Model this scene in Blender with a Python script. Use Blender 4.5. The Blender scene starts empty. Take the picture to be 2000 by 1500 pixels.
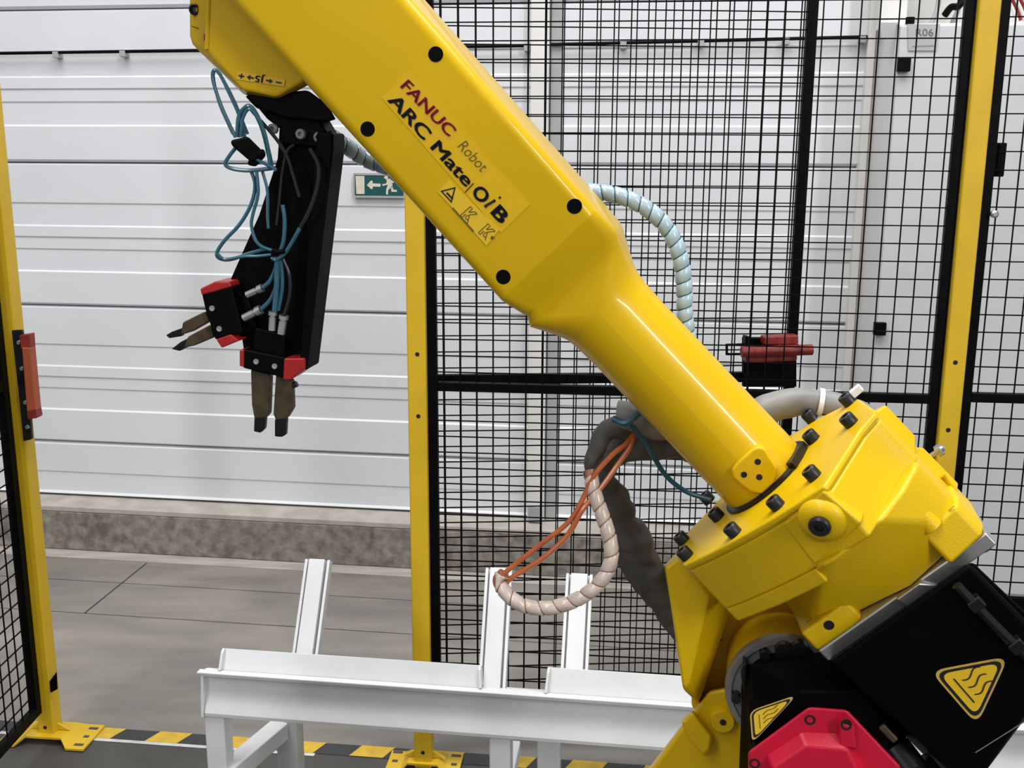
import bpy, bmesh, math, random
from mathutils import Vector, Matrix

random.seed(7)
S = bpy.context.scene
V = Vector

# ------------------------------------------------------------------ camera
PITCH = math.radians(12.4)
F_PX = 2050.0
CAM = V((0, 0, 1.72))
cd = bpy.data.cameras.new('camera')
cd.sensor_width = 36.0
cd.lens = 36.0 * F_PX / 2000.0
cd.clip_start = 0.05
co = bpy.data.objects.new('camera', cd)
co.location = CAM
ROLL = 0.0043
co.rotation_euler = (Matrix.Rotation(math.pi / 2 - PITCH, 3, 'X') @ Matrix.Rotation(ROLL, 3, 'Z')).to_euler()
S.collection.objects.link(co)
S.camera = co

# ------------------------------------------------------------------ light
w = bpy.data.worlds.new('world')
S.world = w
w.use_nodes = True
bg = w.node_tree.nodes['Background']
bg.inputs['Color'].default_value = (0.93, 0.96, 1.0, 1)
bg.inputs['Strength'].default_value = 0.36


def area(name, loc, target, sx, sy, power, col=(1, 1, 1)):
    l = bpy.data.lights.new(name, 'AREA')
    l.shape = 'RECTANGLE'
    l.size, l.size_y, l.energy, l.color = sx, sy, power, col
    o = bpy.data.objects.new(name, l)
    o.location = loc
    d = V(target) - V(loc)
    o.rotation_euler = d.to_track_quat('-Z', 'Y').to_euler()
    S.collection.objects.link(o)


area('hall_lamp', (0.0, 1.2, 7.0), (0.0, 2.2, 0.0), 7.0, 3.0, 600)
area('hall_lamp', (4.4, -4.5, 4.8), (0.3, 1.2, 1.4), 0.4, 4.0, 310)
area('hall_lamp', (-3.5, -3.0, 6.0), (-0.6, 3.0, 1.0), 1.0, 5.0, 170)

S.view_settings.view_transform = 'Standard'
S.view_settings.look = 'None'
S.view_settings.gamma = 1.0
S.view_settings.exposure = -0.2
S.view_settings.use_curve_mapping = False

# ------------------------------------------------------------------ measuring helpers
_x, _u = V((1, 0, 0)), V((0, math.sin(PITCH), math.cos(PITCH)))
CX = _x * math.cos(ROLL) + _u * math.sin(ROLL)
CU = _u * math.cos(ROLL) - _x * math.sin(ROLL)
CF = V((0, math.cos(PITCH), -math.sin(PITCH)))


def ray(px, py):
    return CX * ((px - 1000) / F_PX) - CU * ((py - 750) / F_PX) + CF


def hit(px, py, p0, n):
    r = ray(px, py)
    return CAM + r * ((V(p0) - CAM).dot(n) / r.dot(n))


def floorpt(px, py, z=0.0):
    return hit(px, py, (0, 0, z), V((0, 0, 1)))


class Frame:
    """A vertical plane through p0, turned by yaw: t runs along it, d away from the viewer."""
    def __init__(s, p0, yaw):
        a = math.radians(yaw)
        s.p0 = V(p0)
        s.t = V((math.cos(a), -math.sin(a), 0))
        s.d = V((math.sin(a), math.cos(a), 0))

    def at(s, px, py, off=0.0):            # point on the plane (off = further away)
        return hit(px, py, s.p0 + s.d * off, s.d)

    def uz(s, px, py, off=0.0):
        p = s.at(px, py, off)
        return (p - s.p0).dot(s.t), p.z

    def P(s, u, v, z):
        q = s.p0 + s.t * u + s.d * v
        return V((q.x, q.y, z))

# ------------------------------------------------------------------ materials
MATS = {}


def mat(name, col, rough=0.5, metal=0.0, var=0.06, scale=6.0, bump=0.0, bscale=80.0, spec=0.5,
        trans=0.0, coat=0.0, col2=None, stretch=None, emit=None):
    m = bpy.data.materials.new(name)
    m.use_nodes = True
    nt = m.node_tree
    b = nt.nodes['Principled BSDF']
    b.inputs['Roughness'].default_value = rough
    b.inputs['Metallic'].default_value = metal
    b.inputs['Specular IOR Level'].default_value = spec
    if trans:
        b.inputs['Transmission Weight'].default_value = trans
    if coat:
        b.inputs['Coat Weight'].default_value = coat
        b.inputs['Coat Roughness'].default_value = 0.09
    tc = nt.nodes.new('ShaderNodeTexCoord')
    mp = nt.nodes.new('ShaderNodeMapping')
    nt.links.new(tc.outputs['Object'], mp.inputs['Vector'])
    if stretch:
        mp.inputs['Scale'].default_value = stretch
    n = nt.nodes.new('ShaderNodeTexNoise')
    n.inputs['Scale'].default_value = scale
    n.inputs['Detail'].default_value = 6
    nt.links.new(mp.outputs['Vector'], n.inputs['Vector'])
    r = nt.nodes.new('ShaderNodeValToRGB')
    c2 = col2 or tuple(c * (1 - var * 2.2) for c in col)
    r.color_ramp.elements[0].position = 0.3
    r.color_ramp.elements[1].position = 0.7
    r.color_ramp.elements[0].color = (*c2, 1)
    r.color_ramp.elements[1].color = (*[min(1, c * (1 + var)) for c in col], 1)
    nt.links.new(n.outputs['Fac'], r.inputs['Fac'])
    nt.links.new(r.outputs['Color'], b.inputs['Base Color'])
    if bump:
        n2 = nt.nodes.new('ShaderNodeTexNoise')
        n2.inputs['Scale'].default_value = bscale
        n2.inputs['Detail'].default_value = 4
        nt.links.new(mp.outputs['Vector'], n2.inputs['Vector'])
        bp = nt.nodes.new('ShaderNodeBump')
        bp.inputs['Strength'].default_value = bump
        bp.inputs['Distance'].default_value = 0.002
        nt.links.new(n2.outputs['Fac'], bp.inputs['Height'])
        nt.links.new(bp.outputs['Normal'], b.inputs['Normal'])
    MATS[name] = m
    return m


YEL = mat('yellow_enamel', (0.68, 0.425, 0.001), 0.34, var=0.03, scale=5, bump=0.05, bscale=260, coat=0.32, spec=0.2)
YCAST = mat('yellow_cast_enamel', (0.72, 0.46, 0.002), 0.36, var=0.03, scale=9, bump=0.22, bscale=420, coat=0.12, spec=0.3)
YROUGH = mat('yellow_sand_cast_sheen', (0.76, 0.53, 0.05), 0.42, var=0.07, scale=260, bump=0.9, bscale=330, coat=0.5, spec=0.9)  # base paler than the other castings, standing in for a gloss reflection
YPOST = mat('yellow_post_paint', (0.66, 0.42, 0.012), 0.45, var=0.05, scale=7)
STICK = mat('yellow_sticker', (0.71, 0.435, 0.0), 0.38, var=0.01)
STICK2 = mat('pale_yellow_sticker', (0.745, 0.475, 0.014), 0.38, var=0.01)
INKB = mat('black_ink', (0.006, 0.006, 0.007), 0.5, var=0.0)
INKR = mat('red_ink', (0.38, 0.004, 0.03), 0.5, var=0.0)
INKGR = mat('grey_print', (0.13, 0.13, 0.13), 0.5, var=0.0)
INKG = mat('grey_ink', (0.10, 0.075, 0.01), 0.5, var=0.0)
BLACK = mat('black_powder_coat', (0.002, 0.002, 0.0024), 0.5, var=0.2, scale=30, spec=0.08)
BLACKG = mat('black_gloss', (0.006, 0.006, 0.007), 0.3, var=0.1, spec=0.35)
MOTOR = mat('black_motor_paint', (0.0016, 0.0016, 0.0018), 0.55, var=0.1, scale=40, bump=0.1, bscale=90, spec=0.05)
BOLTM = mat('black_oxide_steel', (0.012, 0.012, 0.013), 0.35, var=0.1, spec=0.5)
RED = mat('red_paint', (0.40, 0.012, 0.012), 0.4, var=0.06, scale=20)
REDB = mat('dull_red_plastic', (0.26, 0.02, 0.012), 0.5, var=0.2, scale=25)
ORANGE = mat('faded_orange_plastic', (0.42, 0.085, 0.03), 0.5, var=0.06)
MAGENTA = mat('crimson_cast_paint', (0.58, 0.005, 0.035), 0.38, var=0.05, scale=25, bump=0.12, bscale=260)
STEEL = mat('bare_steel', (0.5, 0.5, 0.5), 0.35, metal=0.9, var=0.1, scale=30)
ALU = mat('machined_aluminium', (0.62, 0.61, 0.60), 0.34, metal=0.85, var=0.05, scale=18)
DISCM = mat('grey_reducer_steel', (0.30, 0.29, 0.285), 0.4, metal=0.4, var=0.08, scale=12)
BRASS = mat('tanned_jaw_steel', (0.085, 0.06, 0.03), 0.45, metal=0.3, var=0.2, scale=60)
WHITEP = mat('white_door_skin', (0.67, 0.68, 0.70), 0.42, var=0.02, scale=2, bump=0.03, bscale=120)
CREAM = mat('cream_frame_paint', (0.72, 0.70, 0.66), 0.5, var=0.03)
GREYP = mat('grey_guide_paint', (0.36, 0.36, 0.37), 0.5, var=0.05)
TAN = mat('tan_edge_strip', (0.50, 0.43, 0.36), 0.6, var=0.06)
CAB = mat('light_grey_cabinet_paint', (0.56, 0.57, 0.585), 0.5, var=0.02, bump=0.05, bscale=400)
CABS = mat('pale_cabinet_body', (0.66, 0.66, 0.65), 0.5, var=0.02)  # cabinet body, a lighter tone than its door
PLAQ = mat('grey_plaque', (0.42, 0.42, 0.42), 0.5, var=0.02)
RACK = mat('white_rack_paint', (0.66, 0.66, 0.665), 0.45, var=0.035, scale=9, bump=0.08, bscale=70)
CONC = mat('plinth_concrete', (0.25, 0.225, 0.195), 0.85, var=0.22, scale=24, bump=0.9, bscale=90,
           col2=(0.12, 0.105, 0.088))
LEDGE = mat('plinth_cap_concrete', (0.42, 0.385, 0.34), 0.8, var=0.1, scale=10, bump=0.3, bscale=60)
FLOOR = mat('trowelled_concrete', (0.265, 0.242, 0.212), 0.55, var=0.1, scale=3.2, bump=0.12, bscale=30,
            col2=(0.165, 0.15, 0.133), stretch=(0.6, 2.0, 1))
KERB = mat('pale_concrete', (0.44, 0.40, 0.355), 0.6, var=0.12, scale=8, stretch=(0.5, 3, 1))
CELLF = mat('dark_grey_floor_paint', (0.066, 0.062, 0.056), 0.6, var=0.1, scale=5, bump=0.2, bscale=70)
TAPEB = mat('black_floor_tape', (0.035, 0.035, 0.038), 0.5, var=0.1, scale=30)
TAPEY = mat('yellow_floor_tape', (0.66, 0.42, 0.03), 0.5, var=0.08, scale=30)
TAPEW = mat('white_floor_line', (0.62, 0.62, 0.60), 0.5, var=0.1, scale=30)
GREEN = mat('dark_teal_sign', (0.008, 0.075, 0.075), 0.4, var=0.02)
SIGNW = mat('cream_sign_print', (0.66, 0.60, 0.48), 0.4, var=0.06, scale=40)
BLUET = mat('blue_air_tube', (0.035, 0.13, 0.185), 0.2, var=0.1, scale=40, coat=0.5)
BLUED = mat('teal_cable', (0.012, 0.09, 0.135), 0.35, var=0.1, scale=40)
DARKT = mat('dark_air_tube', (0.016, 0.017, 0.02), 0.22, var=0.1)
WRAP = mat('clear_spiral_wrap', (0.40, 0.54, 0.63), 0.18, var=0.08, scale=30, coat=0.5)
WRAPC = mat('blue_hose_core', (0.06, 0.18, 0.24), 0.4, var=0.15, scale=30)
WRAPP = mat('milky_spiral_wrap', (0.66, 0.55, 0.47), 0.25, var=0.1, scale=60, coat=0.4)
WRAPPC = mat('red_hose_core', (0.42, 0.16, 0.10), 0.4, var=0.15, scale=30)
COPPER = mat('orange_cable_jacket', (0.50, 0.12, 0.035), 0.3, var=0.1, scale=40, coat=0.3)
SLEEVE = mat('grey_fabric_sleeve', (0.10, 0.092, 0.082), 0.7, var=0.2, scale=14, bump=0.5, bscale=45)
SLEEVEL = mat('silver_grey_sleeve', (0.24, 0.235, 0.225), 0.5, var=0.15, scale=14, bump=0.4, bscale=45)
WHITEZ = mat('white_nylon', (0.75, 0.75, 0.75), 0.4, var=0.02)
BROWN = mat('plain_yellow_cast', (0.70, 0.43, 0.002), 0.5, var=0.05, bump=0.2, bscale=200)

# ------------------------------------------------------------------ mesh helpers
ORG = {}


def geo():
    return ([], [])


def add(g, vs, fs):
    k = len(g[0])
    g[0].extend([V(v) for v in vs])
    g[1].extend([tuple(i + k for i in f) for f in fs])
    return g


def merge(*gs):
    o = geo()
    for g in gs:
        add(o, g[0], g[1])
    return o


def prism(pts, off):
    pts = [V(p) for p in pts]
    n = len(pts)
    off = V(off)
    vs = pts + [p + off for p in pts]
    fs = [tuple(range(n)), tuple(range(2 * n - 1, n - 1, -1))]
    fs += [(i, (i + 1) % n, (i + 1) % n + n, i + n) for i in range(n)]
    return add(geo(), vs, fs)


def hull(pts):
    bm = bmesh.new()
    for p in pts:
        bm.verts.new(p)
    r = bmesh.ops.convex_hull(bm, input=bm.verts[:])
    junk = [e for e in r['geom_interior'] + r['geom_unused'] if isinstance(e, bmesh.types.BMVert)]
    if junk:
        bmesh.ops.delete(bm, geom=list(set(junk)), context='VERTS')
    bmesh.ops.dissolve_limit(bm, angle_limit=math.radians(4), verts=bm.verts[:], edges=bm.edges[:])
    bm.verts.index_update()
    g = add(geo(), [v.co.copy() for v in bm.verts], [[v.index for v in f.verts] for f in bm.faces])
    bm.free()
    return g


def box(c, ax, ay, az):
    """centre and three half-extent vectors"""
    c, ax, ay, az = V(c), V(ax), V(ay), V(az)
    vs = [c + ax * i + ay * j + az * k for i in (-1, 1) for j in (-1, 1) for k in (-1, 1)]
    return add(geo(), vs, [(0, 1, 3, 2), (4, 6, 7, 5), (0, 4, 5, 1), (2, 3, 7, 6), (0, 2, 6, 4), (1, 5, 7, 3)])


def loft(secs, caps=True):
    n = len(secs[0])
    vs, fs = [], []
    for s in secs:
        vs.extend(s)
    for k in range(len(secs) - 1):
        for i in range(n):
            j = (i + 1) % n
            fs.append((k * n + i, k * n + j, (k + 1) * n + j, (k + 1) * n + i))
    if caps:
        fs.append(tuple(range(n - 1, -1, -1)))
        fs.append(tuple((len(secs) - 1) * n + i for i in range(n)))
    return add(geo(), vs, fs)


def ortho(d):
    d = V(d).normalized()
    h = V((0, 0, 1)) if abs(d.z) < 0.9 else V((1, 0, 0))
    x = d.cross(h).normalized()
    return x, d.cross(x).normalized()


def cyl(p0, p1, r0, r1=None, n=20):
    p0, p1 = V(p0), V(p1)
    r1 = r0 if r1 is None else r1
    x, y = ortho(p1 - p0)
    return loft([[p + (x * math.cos(2 * math.pi * i / n) + y * math.sin(2 * math.pi * i / n)) * r
                  for i in range(n)] for p, r in ((p0, r0), (p1, r1))])


def lathe(p0, axis, prof, n=32):
    """prof: (distance along axis, radius)"""
    axis = V(axis).normalized()
    x, y = ortho(axis)
    p0 = V(p0)
    return loft([[p0 + axis * h + (x * math.cos(2 * math.pi * i / n) + y * math.sin(2 * math.pi * i / n)) * r
                  for i in range(n)] for h, r in prof])


def spline(pts, k=8):
    pts = [V(p) for p in pts]
    q = [pts[0] * 2 - pts[1]] + pts + [pts[-1] * 2 - pts[-2]]
    out = []
    for i in range(1, len(q) - 2):
        a, b, c, d = q[i - 1], q[i], q[i + 1], q[i + 2]
        for j in range(k):
            t = j / k
            out.append(0.5 * ((2 * b) + (c - a) * t + (2 * a - 5 * b + 4 * c - d) * t * t
                              + (3 * b - a - 3 * c + d) * t ** 3))
    out.append(pts[-1])
    return out


def frames(path):
    """rotation-minimising frames"""
    ts = []
    for i in range(len(path)):
        a = path[max(0, i - 1)]
        b = path[min(len(path) - 1, i + 1)]
        ts.append((b - a).normalized())
    x, y = ortho(ts[0])
    fr = [(x, y)]
    for i in range(1, len(path)):
        x = fr[-1][0]
        x = (x - ts[i] * x.dot(ts[i])).normalized()
        fr.append((x, ts[i].cross(x).normalized()))
    return ts, fr


def tube(pts, r, n=8, k=8, smooth=True, squash=None):
    path = spline(pts, k) if smooth and len(pts) > 2 else [V(p) for p in pts]
    m = len(path)
    ts, fr = frames(path)
    secs = []
    for i, p in enumerate(path):
        if isinstance(r, (list, tuple)):
            f = i / (m - 1) * (len(r) - 1)
            j = min(int(f), len(r) - 2)
            rr = r[j] + (r[j + 1] - r[j]) * (f - j)
        else:
            rr = r
        x, y = fr[i]
        secs.append([p + (x * math.cos(2 * math.pi * q / n) + y * math.sin(2 * math.pi * q / n)) * rr
                     for q in range(n)])
    return loft(secs)


def crinkle(g, amp, seed=1):
    rnd = random.Random(seed)
    from mathutils import noise
    for v in g[0]:
        o = V((seed * 7, 0, 0))
        v += V(noise.noise_vector(v * 22 + o)) * amp + V(noise.noise_vector(v * 61 + o)) * amp * 0.55
    return g


def coil(pts, r, pitch, width, th, n=14):
    """spiral wrap: a helical band of given width around a path"""
    path = spline(pts, 12)
    L = [0]
    for a, b in zip(path, path[1:]):
        L.append(L[-1] + (b - a).length)
    ts, fr = frames(path)

    def at(s):
        s = max(0, min(L[-1], s))
        i = 0
        while i < len(L) - 2 and L[i + 1] < s:
            i += 1
        f = (s - L[i]) / max(1e-9, L[i + 1] - L[i])
        return (path[i].lerp(path[i + 1], f), fr[i][0].lerp(fr[i + 1][0], f).normalized(),
                fr[i][1].lerp(fr[i + 1][1], f).normalized())
    turns = L[-1] / pitch
    g = geo()
    N = int(turns * n)
    vs, fs = [], []
    for q in range(N + 1):
        s = q / n * pitch
        a = 2 * math.pi * q / n
        for ds, rr in ((-width / 2, r), (-width / 2 * 0.8, r + th), (width / 2 * 0.8, r + th), (width / 2, r)):
            p, x, y = at(s + ds)
            vs.append(p + (x * math.cos(a) + y * math.sin(a)) * rr)
    for q in range(N):
        for j in range(3):
            fs.append((q * 4 + j, q * 4 + j + 1, q * 4 + j + 5, q * 4 + j + 4))
    return add(g, vs, fs)


def setprops(o, label=None, cat=None, group=None, kind=None):
    if label:
        o['label'] = label
    if cat:
        o['category'] = cat
    if group:
        o['group'] = group
    if kind:
        o['kind'] = kind
    return o


def obj(name, g, m, parent=None, bevel=0.0, smooth=35, label=None, kind=None, seg=2):
    base = ORG.get(parent.name, V()) if parent else None
    if parent is None:
        mn = V([min(v[i] for v in g[0]) for i in range(3)])
        mx = V([max(v[i] for v in g[0]) for i in range(3)])
        base = V(((mn.x + mx.x) / 2, (mn.y + mx.y) / 2, mn.z))
    me = bpy.data.meshes.new(name)
    me.from_pydata([tuple(v - base) for v in g[0]], [], g[1])
    bm = bmesh.new()
    bm.from_mesh(me)
    bmesh.ops.recalc_face_normals(bm, faces=bm.faces[:])
    bm.to_mesh(me)
    bm.free()
    if smooth:
        me.shade_smooth()
        me.set_sharp_from_angle(angle=math.radians(smooth))
    me.materials.append(m)
    o = bpy.data.objects.new(name, me)
    S.collection.objects.link(o)
    if parent:
        o.parent = parent
    else:
        o.location = base
    ORG[o.name] = base
    if bevel:
        b = o.modifiers.new('bevel', 'BEVEL')
        b.width = bevel
        b.segments = seg
        b.limit_method = 'ANGLE'
        b.angle_limit = math.radians(25)
        b.harden_normals = True
    setprops(o, label=label, kind=kind)
    return o


def thing(name, loc, label, cat, group=None):
    o = bpy.data.objects.new(name, None)
    o.empty_display_size = 0.05
    o.location = loc
    S.collection.objects.link(o)
    ORG[o.name] = V(loc)
    return setprops(o, label, cat, group)


def copyto(src, parent, delta, name=None):
    """a copy of a part (sharing its mesh) moved by delta under another parent"""
    c = src.copy()
    S.collection.objects.link(c)
    c.parent = parent
    c.location = src.location + V(delta)
    ORG[c.name] = ORG[src.name]
    return c


_TXT = {}


def text_mesh(s, bold=0.0, shear=0.0):
    key = (s, bold, shear)
    if key not in _TXT:
        c = bpy.data.curves.new('txt', 'FONT')
        c.body = s
        c.offset = bold
        c.shear = shear
        c.fill_mode = 'BOTH'
        c.resolution_u = 3
        o = bpy.data.objects.new('txt', c)
        S.collection.objects.link(o)
        dg = bpy.context.evaluated_depsgraph_get()
        me = bpy.data.meshes.new_from_object(o.evaluated_get(dg))
        _TXT[key] = ([v.co.copy() for v in me.vertices], [tuple(p.vertices) for p in me.polygons])
        bpy.data.objects.remove(o)
        bpy.data.curves.remove(c)
        bpy.data.meshes.remove(me)
    return _TXT[key]


def text(s, o, xv, yv, bold=0.0, shear=0.0):
    """text fitted: starts at o, whole length = xv, height of the box above the baseline = yv; bold = stroke gain in em"""
    vs, fs = text_mesh(s, min(bold, 0.0), shear)
    x0, x1 = min(v.x for v in vs), max(v.x for v in vs)
    h = max(v.y for v in vs)
    g = geo()
    for dx, dy in ([(0, 0)] if bold <= 0 else [(-1, -.5), (1, -.5), (-1, .5), (1, .5), (0, 0), (0.5, 0), (-.5, 0)]):
        add(g, [o + xv * ((v.x + dx * bold - x0) / (x1 - x0)) + yv * ((v.y + dy * bold) / h) for v in vs], fs)
    return g


def flat(pts):
    return add(geo(), pts, [tuple(range(len(pts)))])


def strip(pts, wd, nrm):
    """flat stroke along pts, width wd, lying in the plane with normal nrm"""
    pts = [V(p) for p in pts]
    vs, fs = [], []
    for i, p in enumerate(pts):
        d = (pts[min(i + 1, len(pts) - 1)] - pts[max(i - 1, 0)]).normalized()
        s = nrm.cross(d).normalized() * wd / 2
        vs += [p - s, p + s]
    for i in range(len(pts) - 1):
        fs.append((2 * i, 2 * i + 1, 2 * i + 3, 2 * i + 2))
    return add(geo(), vs, fs)


def ringpoly(pts_out, pts_in):
    n = len(pts_out)
    return add(geo(), list(pts_out) + list(pts_in),
               [(i, (i + 1) % n, (i + 1) % n + n, i + n) for i in range(n)])


def roundtri(a, b, c, r, k=6):
    """rounded triangle outline, r a fraction"""
    out = []
    P = [V(a), V(b), V(c)]
    for i in range(3):
        p, q, s = P[i - 1], P[i], P[(i + 1) % 3]
        e0 = q.lerp(p, r)
        e1 = q.lerp(s, r)
        for j in range(k + 1):
            t = j / k
            out.append(e0.lerp(q, t).lerp(q.lerp(e1, t), t))
    return out


def shrink(pts, f):
    c = sum(pts, V()) / len(pts)
    return [c + (p - c) * f for p in pts]

# ================================================================== SETTING
WALL = Frame((0, 4.230 / math.cos(math.radians(7.5)), 0), 7.5)       # plane of the sectional doors
UP = V((0, 0, 1))
t, d = WALL.t, WALL.d

# floor: sub-base plus cast slabs with open joints between them
fl = obj('floor', box((0, 1.5, -0.09), (4.5, 0, 0), (0, 4.0, 0), (0, 0, 0.06)), CELLF, smooth=0)
setprops(fl, kind='structure')
wall_v = -0.19                                                       # front face of the concrete plinth


def vof(px, py):                                                     # distance of a floor pixel from the door plane
    return (floorpt(px, py) - WALL.p0).dot(d)


def uof(px, py):
    return (floorpt(px, py) - WALL.p0).dot(t)


v_kerb = vof(300, 1098)
v1 = vof(300, 1142)
v2 = vof(300, 1206)
v3 = vof(300, 1432)
plinth_front = vof(300, 1083)
u_j = (uof(104, 1227) + uof(299, 1106)) / 2
J = 0.004


def slab(u0, u1, va, vb, m, nm='slab', z=0.0):
    return obj(nm, box(WALL.P((u0 + u1) / 2, (va + vb) / 2, z - 0.015), t * ((u1 - u0) / 2 - J),
                       d * ((vb - va) / 2 - J), UP * 0.015), m, fl, bevel=0.002, smooth=0)


slab(-4.5, u_j, v1, v_kerb, FLOOR)
slab(u_j, 4.2, v1, v_kerb, FLOOR)
slab(-4.5, u_j, v2, v1, FLOOR)
slab(u_j, 4.2, v2, v1, FLOOR)
slab(-4.5, 4.2, v3, v2, FLOOR)
slab(-4.5, 4.2, v_kerb, plinth_front + 0.02, KERB, 'edge_strip')
slab(-4.5, 4.2, v3 - 4.2, v3, CELLF, 'slab')

# concrete plinth under the doors
zp = WALL.at(240, 995, plinth_front).z
pl = obj('trim_1', box(WALL.P(-0.15, (plinth_front + 0.25) / 2, zp / 2 - 0.012), t * 4.35,
                       d * ((0.25 - plinth_front) / 2), UP * (zp / 2 - 0.012)), CONC, bevel=0.006, smooth=0)
setprops(pl, 'rough grey concrete plinth running below the white doors', kind='structure')
obj('plinth_cap', box(WALL.P(-0.15, (plinth_front + 0.25) / 2, zp - 0.012), t * 4.35,
                      d * ((0.25 - plinth_front) / 2), UP * 0.012), LEDGE, pl, bevel=0.004, smooth=0)

# back wall round the doors
wl = obj('wall_back', merge(box(WALL.P(0, 0.30, 1.75), t * 4.6, d * 0.06, UP * 1.75),
                            box(WALL.P(0, 0.12, 3.25), t * 4.6, d * 0.14, UP * 0.35)), CREAM, smooth=0)
setprops(wl, kind='structure')

u_c0 = WALL.uz(1036, 500)[0]
u_c1 = WALL.uz(1070, 500)[0]
u_c2 = WALL.uz(1092, 500)[0]
u_r0 = WALL.uz(1668, 400)[0]
u_r1 = WALL.uz(1682, 400)[0]

SEAMS = [WALL.uz(300, 971)[1], WALL.uz(300, 870)[1], WALL.uz(300, 601)[1], WALL.uz(300, 318)[1],
         WALL.uz(300, 15)[1]]
SEAMS.append(SEAMS[-1] + 0.61)


def panel_profile(z0, z1):
    """(z, proud) from the top down: steps give the grey and white lines of the pressed skin"""
    H = z1 - z0
    e = 0.007
    pr = [(z1 - 0.003, -0.016), (z1 - 0.010, 0.004), (z1 - 0.02, 0.004)]

    def stp(f, a, b):
        z = z1 - H * f
        pr.extend([(z + e / 2, a), (z - e / 2, b)])
    stp(0.28, 0.004, 0.000)
    stp(0.435, 0.000, 0.005)
    stp(0.515, 0.005, 0.000)
    stp(0.60, 0.000, -0.004)
    stp(0.755, -0.004, 0.004)
    pr.extend([(z0 + 0.012, 0.004), (z0 + 0.003, -0.012), (z0 + 0.001, -0.016)])
    return pr


def sectional_door(name, u0, u1, label):
    root = thing(name, WALL.P((u0 + u1) / 2, 0, SEAMS[0]), label, None)
    root['kind'] = 'structure'
    for z0, z1 in zip(SEAMS, SEAMS[1:]):
        if z1 - z0 < 0.4:                                     # bottom part-section
            pr = [(z1 - 0.002, -0.016), (z1 - 0.010, 0.004), (z0 + 0.105, 0.004), (z0 + 0.098, 0.0), (z0 + 0.012, 0.0),
                  (z0 + 0.004, 0.010), (z0 + 0.001, 0.010)]
        else:
            pr = panel_profile(z0, z1)
        secs = []
        for u in (u0, u1):
            secs.append([WALL.P(u, -p, z) for z, p in pr] + [WALL.P(u, 0.04, pr[-1][0]), WALL.P(u, 0.04, pr[0][0])])
        obj('door_panel', loft(secs), WHITEP, root, smooth=0)
    return root


sectional_door('door_1', -3.6, u_c0, 'white ribbed sectional door behind the open gateway')
sectional_door('door_2', u_c2, u_r0, 'white ribbed sectional door behind the mesh fence')

# steel frame between and beside the doors
tr = obj('trim_2', box(WALL.P((u_c0 + u_c1) / 2, 0.0, 1.75), t * ((u_c1 - u_c0) / 2), d * 0.055, UP * (1.75 - zp / 2)),
         CREAM, bevel=0.004)
setprops(tr, 'cream steel jamb between the two sectional doors', kind='structure')
obj('guide_rail', box(WALL.P((u_c1 + u_c2) / 2 + 0.004, 0.0, 1.75), t * ((u_c2 - u_c1) / 2), d * 0.02,
                      UP * (1.75 - zp / 2)), GREYP, tr, bevel=0.004)
obj('foot_block', box(WALL.P((u_c0 + u_c1) / 2, -0.062, zp + 0.04), t * ((u_c1 - u_c0) / 2 * 0.8), d * 0.012, UP * 0.035),
    GREYP, tr, bevel=0.003)
tr = obj('trim_3', box(WALL.P((u_r0 + u_r1) / 2, 0.0, 1.75), t * ((u_r1 - u_r0) / 2), d * 0.05, UP * (1.75 - zp / 2)),
         CREAM, bevel=0.004)
setprops(tr, 'cream steel jamb between right door and grey cabinet', kind='structure')
obj('edge_strip', box(WALL.P(u_r1 + 0.016, 0.01, 1.75), t * 0.016, d * 0.05, UP * (1.75 - zp / 2)), TAN, tr, bevel=0.003)
obj('guide_rail', box(WALL.P(u_r1 + 0.05, 0.03, 1.75), t * 0.018, d * 0.05, UP * (1.75 - zp / 2)), GREYP, tr)

# dark rods clipped along the doors


def rod(label, pa, pb, clips):
    off = -0.03
    a, b = WALL.at(*pa, off), WALL.at(*pb, off)
    root = thing('door_rod', (a + b) / 2, label, 'rod')
    obj('bar', tube([a, b], 0.0065, 8, smooth=False), BLACK, root)
    for px in clips:
        f = (px - pa[0]) / (pb[0] - pa[0])
        p = a.lerp(b, f)
        obj('clip', merge(box(p + d * 0.012 - UP * 0.009, t * 0.012, d * 0.022, UP * 0.012)), GREYP, root, bevel=0.002)


rod('thin dark rod across the white door above the open gateway', (-60, 105), (1036, 89), (120, 256, 1030))
rod('thin dark rod across the white door behind the mesh fence', (1076, 87), (1694, 72), (1222, 1375, 1540, 1685))

# ================================================================== EXIT SIGN
sg = thing('exit_sign', WALL.at(736, 386, -0.012), 'small dark teal emergency exit sign with arrow on white door', 'sign')
SO = -0.02


def sp(px, py, o=SO):
    return WALL.at(px, py, o)


obj('sign_plate', prism([sp(691, 340), sp(790, 341), sp(790, 385), sp(691, 384)], d * 0.012), GREEN, sg)
obj('sign_frame', ringpoly([sp(690, 338, SO - 0.002), sp(791, 339, SO - 0.002), sp(791, 387, SO - 0.002), sp(690, 386, SO - 0.002)],
                           [sp(693, 342, SO - 0.002), sp(788, 343, SO - 0.002), sp(788, 383, SO - 0.002), sp(693, 382, SO - 0.002)]),
    GREYP, sg)


def sk(pts, o=SO - 0.001):
    return flat([sp(660 + x / 12.5, 300 + y / 12.5, o) for x, y in pts])


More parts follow.
